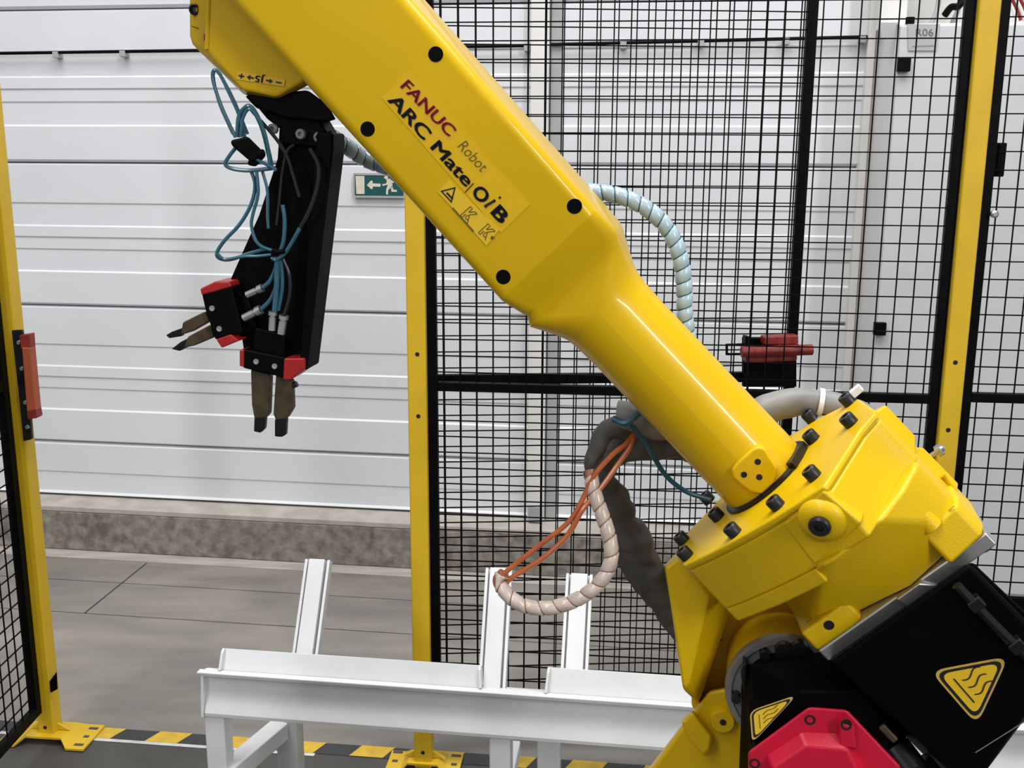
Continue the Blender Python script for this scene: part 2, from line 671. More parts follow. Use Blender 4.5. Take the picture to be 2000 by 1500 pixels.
obj('door_symbol', sk([(430, 545), (645, 545), (650, 985), (450, 985)]), SIGNW, sg)
obj('arrow_symbol', merge(sk([(705, 770), (815, 650), (855, 680), (840, 725), (1040, 735), (1040, 810), (840, 805), (860, 845),
                              (815, 870)])), SIGNW, sg)
obj('runner_symbol', merge(
    sk([(1130, 560), (1180, 530), (1225, 560), (1220, 610), (1170, 630), (1130, 600)]),
    sk([(1180, 620), (1280, 610), (1330, 740), (1330, 850), (1230, 840), (1200, 740)]),
    sk([(1200, 690), (1210, 760), (1090, 790), (1085, 745), (1170, 735)]),
    sk([(1270, 620), (1370, 690), (1350, 720), (1270, 690)]),
    sk([(1210, 790), (1280, 840), (1230, 890), (1220, 1000), (1175, 1000), (1180, 870)]),
    sk([(1280, 800), (1330, 800), (1360, 880), (1440, 885), (1435, 935), (1310, 935)])), SIGNW, sg)

# ================================================================== FENCE
FENCE = Frame((-0.253, 2.71, 0), 5.6)
ft, fd = FENCE.t, FENCE.d
PITCHM = 0.0437


def wires(P, u0, u1, z0, z1, r=0.0015, ph_u=0.0, ph_z=0.0, pitch=PITCHM, dd=None):
    """welded mesh: P(u, v, z)"""
    g = geo()
    q = [(-r, -r), (r, -r), (r, r), (-r, r)]
    u = u0 + ph_u
    while u < u1:
        add(g, [P(u + a, b, z) for z in (z0, z1) for a, b in q],
            [(0, 1, 5, 4), (1, 2, 6, 5), (2, 3, 7, 6), (3, 0, 4, 7)])
        u += pitch
    z = z0 + ph_z
    while z < z1:
        add(g, [P(uu, b - 2 * r, z + a) for uu in (u0, u1) for a, b in q],
            [(0, 1, 5, 4), (1, 2, 6, 5), (2, 3, 7, 6), (3, 0, 4, 7)])
        z += pitch
    return g


def bar(fr, u0, u1, v0, v1, z0, z1):
    return box(fr.P((u0 + u1) / 2, (v0 + v1) / 2, (z0 + z1) / 2), fr.t * ((u1 - u0) / 2), fr.d * ((v1 - v0) / 2),
               UP * ((z1 - z0) / 2))


def mesh_panel(name, fr, u0, u1, z0, z1, zr, label, cat, v=0.0, fw=0.024, ph_u=0.02, ph_z=0.02, wr=0.0015):
    root = thing(name, fr.P((u0 + u1) / 2, v, z0), label, cat)
    obj('stile', bar(fr, u0, u0 + fw, v - 0.01, v + 0.01, z0, z1), BLACK, root, bevel=0.002)
    obj('stile', bar(fr, u1 - fw, u1, v - 0.01, v + 0.01, z0, z1), BLACK, root, bevel=0.002)
    for a, b in ((z0, z0 + fw), (z1 - fw, z1), (zr - fw / 2, zr + fw / 2)):
        obj('rail', bar(fr, u0 + fw, u1 - fw, v - 0.01, v + 0.01, a, b), BLACK, root, bevel=0.002)
    obj('wire_mesh', wires(lambda u, vv, z: fr.P(u, v + vv, z), u0, u1, z0, z1, wr, ph_u, ph_z), BLACK, root, smooth=0,
        kind='stuff')
    return root


def phase(fr, ux, uy, zx, zy, u0, z0):
    """start offsets so that a wire passes through a measured upright and a measured cross wire"""
    return (fr.uz(ux, uy)[0] - u0) % PITCHM, (fr.uz(zx, zy)[1] - z0) % PITCHM


def post(fr, px, py, label, holes, hv=0.0, bl=1.0, hw=0.025, top=2.3, base_px=None):
    """yellow square post whose front face is centred on pixel px, py"""
    p = fr.at(px, py, -hw)
    u = (p - fr.p0).dot(fr.t)
    root = thing('fence_post', fr.P(u, 0, 0), label, 'fence post')
    obj('tube', box(fr.P(u, 0, top / 2 + 0.004), fr.t * hw, fr.d * hw, UP * (top / 2 - 0.002)), YPOST, root, bevel=0.005, seg=3)
    obj('post_cap', box(fr.P(u, 0, top + 0.004), fr.t * hw * 1.05, fr.d * hw * 1.05, UP * 0.004), BLACK, root, bevel=0.002)
    for hx, hy in holes:
        q = fr.at(hx, hy, -hw)
        obj('screw_hole', cyl(q - fr.d * 0.0004, q + fr.d * 0.004, 0.0058, n=14), BOLTM, root)
    # folded base plate: raised bridge with a foot either side
    g = geo()
    prof = [(-0.135, 0.004), (-0.08, 0.004), (-0.055, 0.022), (0.055, 0.022), (0.08, 0.004), (0.135, 0.004)]
    prof = [(a * bl, z) for a, z in prof]
    for (a, za), (b, zb) in zip(prof, prof[1:]):
        wa = 0.068 * bl if abs(a) > 0.079 * bl else 0.045 * bl
        wb = 0.068 * bl if abs(b) > 0.079 * bl else 0.045 * bl
        vs = [fr.P(u + a, -wa, za), fr.P(u + b, -wb, zb), fr.P(u + b, wb, zb), fr.P(u + a, wa, za)]
        add(g, vs + [v_ + UP * 0.006 for v_ in vs], [(3, 2, 1, 0), (4, 5, 6, 7), (0, 1, 5, 4), (1, 2, 6, 5), (2, 3, 7, 6), (3, 0, 4, 7)])
    pb = obj('base_plate', g, YPOST, root, smooth=0)
    for a in (-0.11 * bl, 0.11 * bl):
        for b in (-0.045, 0.0, 0.045):
            q = fr.P(u + a, b, 0.0102)
            ln = 0.014 if b else 0.008
            obj('slot', box(q, fr.t * ln, fr.d * 0.006, UP * 0.0006), CELLF, pb, smooth=0)
    for a in (-1, 1):
        obj('weld_gusset', prism([fr.P(u + a * hw, 0.004, 0.03), fr.P(u + a * (hw + 0.035), 0.004, 0.03),
                                  fr.P(u + a * hw, 0.004, 0.05)], fr.d * -0.008), YPOST, pb, smooth=0)
    return root, u


mid_post, u_m = post(FENCE, 818, 1000, 'yellow square fence post between open gateway and mesh panel',
                     [(815, 692), (817, 813), (826, 1470)], bl=0.78)
right_post, u_rp = post(FENCE, 1874, 640, 'yellow square fence post right of the robot, holding two mesh panels',
                        [(1866, 708), (1852, 840)])
LEFTF = Frame((FENCE.at(60, 1000, 0.03)), 5.6)
left_post, u_lp = post(LEFTF, 67, 1200, 'yellow square fence post at left edge carrying a safety interlock',
                       [(88, 1421)])

z_r = FENCE.at(860, 754).z
HW = 0.025
pu, pz = phase(FENCE, 995, 790, 860, 789, u_m + HW + 0.002, 0.14)
mesh_panel('safety_fence', FENCE, u_m + HW + 0.002, u_rp - HW - 0.002, 0.14, 2.25, z_r,
           'wide black mesh fence panel between the two tall yellow posts behind the robot', 'fence', ph_u=pu, ph_z=pz)
mesh_panel('safety_fence', FENCE, u_rp + HW + 0.002, u_rp + 1.3, 0.1, 2.25, FENCE.at(1960, 777).z,
           'black mesh fence panel at right edge, beyond the right yellow post', 'fence', ph_u=0.04, ph_z=0.012)

# gate standing open behind the fence panel
HX = V((-0.226, 2.757, 0))
GX = V((0.775, 2.82, 0))
GATE = Frame(HX, -math.degrees(math.atan2(GX.y - HX.y, GX.x - HX.x)))
gw = (GX - HX).length
z_g = GATE.at(860, 741).z
pu, pz = phase(GATE, 995, 790, 860, 811, 0.0, 0.14)
gate = mesh_panel('fence_gate', GATE, 0.0, gw, 0.14, 2.25, z_g,
                  'black mesh gate folded back behind the fence panel, with red bolt', 'gate', fw=0.027, ph_u=pu, ph_z=pz)
g_u1 = GATE.uz(1557, 740)[0]
g_u0 = GATE.uz(1453, 740)[0]


def gp(px, py, o=0.0):
    return GATE.at(px, py, o)


obj('lock_plate', prism([gp(1452, 660, -0.03), gp(1556, 660, -0.03), gp(1556, 756, -0.03), gp(1452, 756, -0.03)],
                        GATE.d * 0.018), BLACK, gate, bevel=0.002)
hb = obj('bolt_housing', prism([gp(1458, 685, -0.075), gp(1558, 681, -0.075), gp(1558, 706, -0.075), gp(1458, 710, -0.075)],
                               GATE.d * 0.044), REDB, gate, bevel=0.006, label='dull red bolt housing')
obj('housing_band', prism([gp(1456, 657, -0.06), gp(1466, 658, -0.06), gp(1466, 709, -0.06), gp(1457, 709, -0.06)],
                          GATE.d * 0.03), BLACK, hb, bevel=0.002)
rb = obj('bolt_bar', tube([gp(1448, 687, -0.082), gp(1586, 683, -0.082)], 0.0145, 14, smooth=False), REDB, gate,
         label='dull red sliding bolt')
for x in (1488, 1521, 1557):
    obj('bolt_ring', cyl(gp(x - 1, 686.5 - (x - 1448) * .03, -0.082), gp(x + 2, 686.5 - (x - 1448) * .03, -0.082), 0.0155, n=14), REDB, rb)
obj('upper_block', prism([gp(1492, 658, -0.066), gp(1560, 655, -0.066), gp(1560, 674, -0.066), gp(1492, 674, -0.066)],
                         GATE.d * 0.036), REDB, gate, bevel=0.004)
o_ = obj('keeper_loop', ringpoly([gp(1418, 672, -0.04), gp(1456, 671, -0.04), gp(1456, 694, -0.04), gp(1418, 694, -0.04)],
                            [gp(1422, 676, -0.04), gp(1456, 675, -0.04), gp(1456, 690, -0.04), gp(1422, 690, -0.04)]), BLACK, gate, smooth=0)
sm = o_.modifiers.new('solid', 'SOLIDIFY')
sm.thickness = 0.006

# side panel coming towards the viewer from the left post
SIDE = Frame(LEFTF.P(u_lp - 0.012, -HW - 0.007, 0), 5.6 + 86)
side = mesh_panel('safety_fence', SIDE, 0.0, 1.4, 0.1, 2.25, LEFTF.at(15, 745).z,
                  'black mesh fence panel at left edge, running from the left post to the viewer', 'fence', fw=0.03, ph_u=0.05,
                  ph_z=0.02, wr=0.0016)

# safety interlock screwed to the left post


def lp(px, py, o=-0.034):
    return LEFTF.at(px, py, o)


ik = obj('interlock_strip', prism([lp(27, 644), lp(46, 643), lp(53, 670), lp(58, 730), lp(62, 800), lp(66, 856), lp(50, 860), lp(40, 760)],
                                  LEFTF.d * -0.012), BLACKG, left_post, bevel=0.002, label='black interlock strip with four bright screws')
for x, y in ((37, 669), (43, 720), (50, 786), (54, 834)):
    q = lp(x, y, -0.046)
    obj('screw', cyl(q, q - LEFTF.d * 0.004, 0.0065, 0.005, n=14), STEEL, ik)
tg = obj('interlock_head', prism([lp(54, 675), lp(70, 675), lp(83, 812), lp(65, 814)], LEFTF.d * -0.03), ORANGE, left_post, bevel=0.003,
         label='faded orange interlock head')
obj('head_end', prism([lp(48, 652), lp(68, 649), lp(70, 676), lp(52, 678)], LEFTF.d * -0.028), REDB, tg, bevel=0.002)
obj('head_end', prism([lp(65, 797), lp(81, 793), lp(84, 810), lp(66, 815)], LEFTF.d * -0.0305), REDB, tg, bevel=0.002)
obj('clip_band', prism([lp(98, 1330, -0.0285), lp(111, 1312, -0.0285), lp(113, 1345, -0.0285), lp(100, 1352, -0.0285)], LEFTF.d * -0.004), BLACK, left_post)

# parts on the right-hand panel: black latch box and bright knob on the cabinet side of the post
RF = FENCE
q = RF.at(1947, 312, 0.03)
lt = obj('panel_latch', box(q, RF.t * 0.014, RF.d * 0.02, UP * 0.04), BLACK, None, bevel=0.003)
setprops(lt, 'small black latch box on the mesh panel right of the yellow post', 'latch')
q = RF.at(1940, 418, -0.012)
kn = obj('knob', lathe(q, -RF.d, [(-0.03, 0.006), (0, 0.006), (0.004, 0.009), (0.012, 0.009), (0.015, 0.005)], 16), STEEL, None)
setprops(kn, 'small bright round knob beside the right yellow post', 'knob')

# ================================================================== HAZARD TAPE ON THE FLOOR
ta, tb = floorpt(150, 1431), floorpt(1130, 1500)
TAPE = Frame(ta, -math.degrees(math.atan2(tb.y - ta.y, tb.x - ta.x)))
ht = thing('hazard_tape', TAPE.P(0.6, 0, 0.0), 'black and yellow hazard tape with white edge line on floor under the fence', 'floor tape')


def tp(u0, u1, v0, v1, z, m, nm, sk_=0.0):
    obj(nm, prism([TAPE.P(u0, v0, z), TAPE.P(u1, v0, z), TAPE.P(u1 + sk_, v1, z), TAPE.P(u0 + sk_, v1, z)], UP * 0.0008), m, ht, smooth=0)


tp(-0.9, 2.6, -0.022, 0.035, 0.0008, TAPEB, 'black_band')
tp(-0.9, 0.75, -0.036, -0.022, 0.0008, TAPEW, 'white_line')
u = -0.55
for px in (60, 155, 285, 415, 548, 683, 820, 960, 1100, 1245, 1390):
    uu = (floorpt(px, 1436 + (px - 150) * 0.071) - TAPE.p0).dot(TAPE.t)
    tp(uu, uu + 0.1, -0.022, 0.035, 0.0018, TAPEY, 'yellow_stripe', 0.025)

# ================================================================== ELECTRICAL CABINET
CABF = Frame(WALL.P(0, -0.36, 0), 7.5)
cu0, ctop = CABF.uz(1757, 44)
cab = thing('electrical_cabinet', CABF.P(cu0 + 0.5, 0, 0.0), 'tall light grey electrical cabinet behind the mesh at right', 'cabinet')
ct, cdn = CABF.t, CABF.d
obj('body', box(CABF.P(cu0 + 0.5, 0.19, ctop / 2 + 0.05), ct * 0.5, cdn * 0.16, UP * (ctop / 2 - 0.05)), CABS, cab, bevel=0.004)
obj('plinth_foot', box(CABF.P(cu0 + 0.5, 0.19, 0.05), ct * 0.48, cdn * 0.15, UP * 0.05), BLACK, cab)
dr = obj('cabinet_door', box(CABF.P(cu0 + 0.5, 0.012, ctop / 2 + 0.055), ct * 0.496, cdn * 0.012, UP * (ctop / 2 - 0.065)), CAB, cab, bevel=0.004)
for x, y in ((1765, 126), (1718, 642)):
    u_, z_ = CABF.uz(x, y, -0.012)
    obj('hinge', box(CABF.P(u_, -0.012, z_), ct * 0.021, cdn * 0.012, UP * 0.023), BLACK, dr, bevel=0.002)
pq = obj('name_plaque', prism([CABF.at(1773, 47, -0.004), CABF.at(1836, 47, -0.004), CABF.at(1829, 99, -0.004), CABF.at(1774, 99, -0.004)], cdn * 0.003),
         PLAQ, cab, label='grey plaque with cabinet number')
o3, x3, y3 = CABF.at(1789, 70, -0.0055), None, None
obj('lettering', text('R06', o3, CABF.at(1823, 70, -0.0055) - o3, CABF.at(1789, 56, -0.0055) - o3), INKGR, cab)
o3 = CABF.at(1782, 90, -0.0055)
obj('small_print', strip([o3, CABF.at(1826, 88, -0.0055)], 0.004, cdn), GREYP, cab)
obj('gusset', prism([CABF.at(1719, 44, 0.02), CABF.at(1756, 44, 0.02), CABF.at(1722, 78, 0.02)], cdn * 0.02), PLAQ, cab)
gland = obj('cable_gland', cyl(CABF.P(cu0 + 0.04, 0.03, ctop), CABF.P(cu0 + 0.04, 0.03, ctop + 0.02), 0.015, n=12), BLACK, cab)

# cables and ducts rising above the cabinet
dk = obj('cable_duct', box(CABF.P(cu0 + 0.02, 0.24, ctop + 0.452), ct * 0.045, cdn * 0.04, UP * 0.45), CREAM, None, bevel=0.003)
setprops(dk, 'cream cable duct rising from the grey cabinet top', 'duct')
for i, (dx, lb) in enumerate(((0.13, 'thin grey cable rising from cabinet top, nearest the cream duct'),
                              (0.20, 'thin grey cable rising from cabinet top, near the yellow post'))):
    c = obj('cable', tube([CABF.P(cu0 + dx, 0.12, ctop), CABF.P(cu0 + dx + 0.02, 0.12, ctop + 0.12), CABF.P(cu0 + dx - 0.01, 0.13, ctop + 0.5)], 0.009, 8),
            GREYP)
    setprops(c, lb, 'cable')
tp_ = [CABF.at(1845, 30, 0.1), CABF.at(1858, 14, 0.08), CABF.at(1872, 12, 0.08), CABF.at(1884, -10, 0.1), CABF.at(1890, -60, 0.1)]
c = obj('cable', tube(tp_, 0.012, 8), BLACK)
setprops(c, 'black bent cable on cabinet top beside the yellow post', 'cable')
ORD = ('leftmost', 'middle', 'rightmost')
for i in range(6):
    xx = 1972 + i * 8
    c = obj('signal_cable', tube([CABF.at(xx + 14, 40, 0.06 + .013 * i), CABF.at(xx + 6, 18, 0.06 + .013 * i), CABF.at(xx - 6, -12, 0.06 + .013 * i),
                                  CABF.at(xx - 2, -60, 0.06 + .013 * i)], 0.0055, 6), REDB if i % 2 else WHITEZ)
    cl = 'red' if i % 2 else 'white'
    setprops(c, '%s of the three thin %s cables in the top right corner above the cabinet' % (ORD[i // 2], cl), 'cable', cl + ' cables of the corner bundle')

# ================================================================== FEED RACK (white welded table)
RK = Frame(hit(392, 1318, (0, 2.2, 0), V((0, 1, 0))), 7.4)
RK.p0.z = 0
rt, rd = RK.t, RK.d
ZT = 0.556
rack = thing('feed_rack', RK.P(0.9, 0.2, 0), 'white welded steel feed rack with leaning rails, left of the robot', 'rack')
RL = 2.0
# rolled front beam: narrow lip at the top, web falling back under it and rounding out to the foot
prof = [(0, 0), (0.016, 0), (0.03, -0.001), (0.03, -0.107), (0.0, -0.107), (-0.001, -0.099), (0.003, -0.088), (0.009, -0.076), (0.014, -0.062), (0.016, -0.045),
        (0.0165, -0.012), (0.013, -0.007), (0.0, -0.006)]
obj('front_beam', loft([[RK.P(u_, v_, ZT + z_) for v_, z_ in prof] for u_ in (0.004, RL)]), RACK, rack, smooth=20)
obj('beam_lip', box(RK.P(RL / 2, 0.006, ZT + 0.0015), rt * (RL / 2 + 0.008), rd * 0.009, UP * 0.002), RACK, rack, bevel=0.0008)
obj('beam_end_plate', prism([RK.P(0.0, 0.0, ZT - 0.002), RK.P(0.0, 0.03, ZT - 0.002), RK.P(-0.004, 0.03, ZT - 0.107), RK.P(-0.004, -0.004, ZT - 0.107)],
                            rt * 0.006), RACK, rack)
LEG_A = 0.024
for u_, v_ in ((0.022, 0.03), (0.69, 0.03), (1.5, 0.03)):
    obj('leg', box(RK.P(u_, v_, (ZT - 0.107) / 2), rt * LEG_A, rd * LEG_A, UP * (ZT - 0.107) / 2), RACK, rack, bevel=0.004)
bl = RK.at(572, 1440, 0.28)
ub = (bl - RK.p0).dot(rt)
for u_ in (ub, ub + 0.67, ub + 1.35):
    obj('leg', box(RK.P(u_, 0.26, 0.21), rt * 0.028, rd * 0.026, UP * 0.21), RACK, rack, bevel=0.004)
obj('rear_beam', box(RK.P(RL / 2 + 0.08, 0.26, 0.40), rt * (RL / 2 - 0.1), rd * 0.022, UP * 0.022), RACK, rack, bevel=0.004)
A_ = RK.P(ub - 0.015, 0.236, 0.285)
B_ = RK.P(0.03, 0.0, 0.285)
ax = (B_ - A_).normalized()
sx = ax.cross(UP).normalized()
obj('side_stretcher', box((A_ + B_) / 2, ax * ((B_ - A_).length / 2), sx * 0.024, UP * 0.024), RACK, rack, bevel=0.004)
for u_ in (0.69, 1.5):
    obj('side_stretcher', box(RK.P(u_, 0.144, 0.285), rt * 0.02, rd * 0.09, UP * 0.02), RACK, rack, bevel=0.004)


def upright(pb, pt, vb, dv, ext):
    """leaning channel: bottom and top centre pixels, the depth of its foot and how far it leans back"""
    b, q = RK.at(*pb, vb), RK.at(*pt, vb + dv)
    ax_ = (q - b).normalized()
    b = b - ax_ * ext
    L = (q - b).length
    fn = rt.cross(ax_).normalized()                  # along lean, facing viewer or away
    if fn.dot(rd) > 0:
        fn = -fn
    side = ax_.cross(fn).normalized()
    c = (b + q) / 2
    o = obj('upright', box(c, ax_ * (L / 2), side * 0.0195, fn * 0.014), RACK, rack, bevel=0.0015)
    for s_ in (-1, 1):
        obj('lip', box(c + side * s_ * 0.0275 - fn * 0.004, ax_ * (L / 2), side * 0.0035, fn * 0.012), RACK, o, bevel=0.001)
        obj('web', box(c + side * s_ * 0.0217 - fn * 0.012, ax_ * (L / 2), side * 0.003, fn * 0.003), RACK, o)
    return b


upright((598, 1273), (622, 1094), 0.09, 0.12, 0.06)
upright((961, 1346), (975, 1111), 0.036, 0.155, 0.004)
upright((1122, 1308), (1132, 1122), 0.09, 0.12, 0.06)


def tray(px0, px1, topy0, topy1, boty0, boty1, vb):
    """pressed trough: leaning back plate with two end cheeks"""
    dv = 0.022
    a0, a1 = RK.at(px0, boty0, vb), RK.at(px1, boty1, vb)
    c0, c1 = RK.at(px0 + 6, topy0, vb + dv), RK.at(px1 - 2, topy1, vb + dv)
    zb = ZT + 0.0015
    a0.z = a1.z = zb
    c1 = V((c1.x, c1.y, c0.z))
    nn = (a1 - a0).cross(c0 - a0).normalized()
    if nn.dot(rd) < 0:
        nn = -nn
    o = obj('tray', prism([a0, a1, c1, c0], nn * 0.005), RACK, rack, bevel=0.001)
    for a, c, s_ in ((a0, c0, 1), (a1, c1, -1)):
        up_ = (c - a)
        fp = [a - nn * 0.012, a - nn * 0.012 + up_ * 0.8, a - nn * 0.006 + up_ * 1.0, c + nn * 0.012, c + nn * 0.055 - up_ * 0.25, a + nn * 0.055]
        for p in fp:
            p.z = max(p.z, zb)
        obj('end_cheek', prism(fp, rt * 0.006 * s_), RACK, o, bevel=0.001)
    return o


tray(430, 942, 1266, 1290, 1314, 1345, 0.018)
tray(1064, 1700, 1303, 1332, 1350, 1390, 0.018)

# ================================================================== ROBOT
PSI = 10.0
a_ = math.radians(PSI)
RP0 = CAM + ray(1490, 926) * 1.25
RN = V((-math.sin(a_), -math.cos(a_), 0))           # robot plane normal, towards the viewer
PX = 1.25 / F_PX                                     # metres per pixel at the elbow


def R(px, py, w_=0.0):
    return hit(px, py, RP0 + RN * w_, RN)


def RQ(pts, w_=0.0):
    return [R(x, y, w_) for x, y in pts]


AX = (R(1490, 926) - R(1101, 517)).normalized()      # along the forearm, towards the elbow
BX = RN.cross(AX).normalized()
if BX.z < 0:
    BX = -BX

base_xy = R(1330, 1500)
robot = thing('robot_arm', (base_xy.x + 0.05, base_xy.y + 0.05, 0), 'large yellow industrial robot arm with a twin gripper', 'robot')


def rr_section(c, bx, wx, hb, hw, rc, k=7):
    """rounded rectangle; with rc = hb = hw a circle"""
    out = []
    for sx_, sy_, a0 in ((1, 1, 0), (-1, 1, 90), (-1, -1, 180), (1, -1, 270)):
        for j in range(k + 1):
            an = math.radians(a0 + 90 * j / k)
            out.append(c + bx * (sx_ * (hb - rc) + rc * math.cos(an)) + wx * (sy_ * (hw - rc) + rc * math.sin(an)))
    return out


def sec_box(L, Rr, wf, wb, rc):
    l_, r_ = R(*L, wf), R(*Rr, wf)
    hb_ = (r_ - l_).length / 2
    hw_ = (wf - wb) / 2
    return rr_section((l_ + r_) / 2 - RN * hw_, (r_ - l_).normalized(), RN, hb_, hw_, min(rc, hb_, hw_))


def ab(a, b):                                        # pixel from forearm coordinates
    return (1490 + .689 * a + .725 * b, 926 + .725 * a - .689 * b)


def Lf(k):
    return (730 + .67 * k, 317 + .742 * k)


def Rf(k):
    return (1088 + .661 * k, 325 + .75 * k)


WF, WB = 0.075, -0.06
secs = [sec_box(Lf(-700), Rf(-952), WF - 0.02, WB, 0.014), sec_box(Lf(-680), Rf(-932), WF, WB, 0.014),
        sec_box(Lf(0), Rf(-252), WF, WB, 0.014), sec_box(Lf(364), Rf(112), WF, WB, 0.014),
        sec_box(Lf(369), Rf(117), WF - 0.0008, WB, 0.014),
        sec_box((1018, 617), (1197, 446), 0.061, WB, 0.016), sec_box((1025, 621), (1204, 456), 0.0585, WB, 0.02)]


def sec_tube(a, hb, wf, wb, rc):
    l_, r_ = R(*ab(a, -hb)), R(*ab(a, hb))
    h = (r_ - l_).length / 2
    hw_ = (wf - wb) / 2
    rc = min(h, hw_) if rc is None else min(rc, h, hw_)
    c = (l_ + r_) / 2
    return rr_section(c + RN * (wf + wb) / 2, (r_ - l_).normalized(), RN, h, hw_, rc)


tr_ = 88.5 * PX
for a, hb_, wf_, wb_, rc_ in ((-522, 119, 0.0535, -0.058, 0.022), (-505, 112, 0.0535, -0.058, 0.03), (-490, 106, 0.0545, -0.057, 0.038), (-475, 100, 0.056, -0.056, 0.046),
                              (-452, 94, 0.0555, -0.0555, None), (-425, 91, 0.055, -0.055, None)):
    secs.append(sec_tube(a, hb_, wf_, wb_, rc_))
for a in (-380, -200, 0, 40):
    secs.append(sec_tube(a, 89, 89 * PX, -89 * PX, None))
forearm = obj('forearm', loft(secs), YEL, robot, smooth=24)

# closing bolts of the flat cover
for x, y in ((851, 106), (718, 252), (1122, 403), (983, 541)):
    q = R(x, y, WF)
    r_ = 0.0083
    obj('cover_bolt', lathe(q - RN * 0.003, RN, [(0, r_), (0.0034, r_), (0.0034, r_ * 0.93), (0.0031, r_ * 0.9), (0.0031, 0.0005)], 24), BLACK, forearm)

# ---- stickers and lettering on the cover
TX, TY = V((.668, .744)), V((.742, -.67))


def W(px, py, e=0.0006):
    return R(px, py, WF + e)


obj('sticker', prism([W(797, 138), W(1035, 399), W(978, 455), W(745, 191)], -RN * 0.0004), STICK, forearm, smooth=0, label='large yellow name sticker')
obj('sticker', prism([W(877, 351, .001), W(975, 449, .001), W(950, 480, .001), W(855, 375, .001)], -RN * 0.0004), STICK2, forearm, smooth=0,
    label='pale yellow sticker with warning triangle and certification marks')


def letters(s, p0, p1, h, m, bold=0.0, e=0.0014, shear=0.0):
    o = W(*p0, e)
    obj('lettering', text(s, o, W(*p1, e) - o, W(p0[0] + TY.x * h, p0[1] + TY.y * h, e) - o, bold, shear), m, forearm, smooth=0)


letters('FANUC', (782, 170), (876, 267), 22, INKR, 0.025)
letters('Robot', (893, 287), (940, 337), 21, INKG, -0.012, shear=0.1)
letters('ARC Mate', (757, 197), (909, 365), 24, INKB, 0.026)
letters('O', (920, 377), (940, 399), 26, INKB, 0.03)
letters('B', (959, 417), (977, 437), 25, INKB, 0.04)


def li(u_, v_):                                       # slanted i: along the text, up
    return W(945 + TX.x * u_ + TY.x * v_, 402 + TX.y * u_ + TY.y * v_, .0014)


obj('lettering', merge(strip([li(1, 1.5), li(6, 1.5)], .0018, RN), strip([li(2, 0), li(7, 24)], .0030, RN), strip([li(3.5, 22.5), li(8, 22.5)], .0018, RN),
                       flat([li(9 + 2.6 * math.cos(k), 34 + 2.6 * math.sin(k)) for k in [q_ * math.pi / 6 for q_ in range(12)]])), INKB, forearm, smooth=0)
obj('divider_line', strip([W(908, 376, .0014), W(925, 358, .0014)], 0.0011, RN), INKB, forearm, smooth=0)


def tri_outline(P, wd, e):
    return ringpoly([W(*p, e) for p in P], [W(*p, e) for p in shrink2(P, wd)])


def shrink2(P, f):
    cx = sum(p[0] for p in P) / len(P)
    cy = sum(p[1] for p in P) / len(P)
    return [(cx + (x - cx) * f, cy + (y - cy) * f) for x, y in P]


def k5(x, y):
    return (840 + x / 8.333, 320 + y / 8.333)


obj('warning_triangle', merge(tri_outline([k5(165, 440), k5(420, 375), k5(350, 640)], 0.72, .0014),
                              strip([W(*k5(270, 470), .0014), W(*k5(370, 575), .0014)], 0.0022, RN)), INKB, forearm, smooth=0)
obj('underline', strip([W(*k5(365, 715), .0014), W(*k5(710, 1100), .0014)], 0.0015, RN), INKG, forearm, smooth=0)


def kc(x, y):
    """certification mark: a stencilled K with a C tucked inside"""
    def q(u_, v_):                                    # u along the text, v upwards, in pixels
        c0 = k5(x, y)
        return W(c0[0] + TX.x * u_ + TY.x * v_, c0[1] + TX.y * u_ + TY.y * v_, .0014)
    wd = 0.0010
    g = merge(strip([q(0, 0), q(0, 26)], wd, RN), strip([q(0, 26), q(6, 26), q(6, 16)], wd, RN), strip([q(6, 16), q(14, 26), q(20, 26)], wd, RN),
              strip([q(20, 26), q(11, 14), q(20, 0)], wd, RN), strip([q(0, 0), q(5, 0), q(5, 10)], wd, RN),
              strip([q(17, 6), q(13, 3), q(9, 5), q(9, 11), q(13, 13)], wd, RN))
    obj('certification_mark', g, INKG, forearm, smooth=0)


kc(495, 840)
kc(785, 1120)
obj('small_mark', flat([W(*k5(1000, 1170), .0014), W(*k5(1050, 1190), .0014), W(*k5(1020, 1235), .0014), W(*k5(980, 1215), .0014)]), INKG, forearm, smooth=0)

# ---- pad with three screw holes at the foot of the tube
pad = obj('mounting_pad', merge(prism(RQ([(1428, 918), (1440, 903), (1471, 876), (1482, 872), (1495, 875), (1503, 889), (1520, 915), (1512, 945),
                                          (1488, 967), (1465, 962), (1448, 950), (1430, 934)], 0.0585), -RN * 0.03)), YEL, robot, bevel=0.006, seg=3)
for x, y in ((1480, 902), (1453, 927), (1483, 932)):
    q = R(x, y, 0.0585)
    obj('screw_hole', cyl(q - RN * .002, q + RN * 0.0004, 0.0036, n=14), BOLTM, pad)

# ---- elbow casting -------------------------------------------------
F0 = RP0 + AX * (11 * PX)


def fl_(px, py, L=0.0):
    return hit(px, py, F0 + AX * (L * PX), AX)


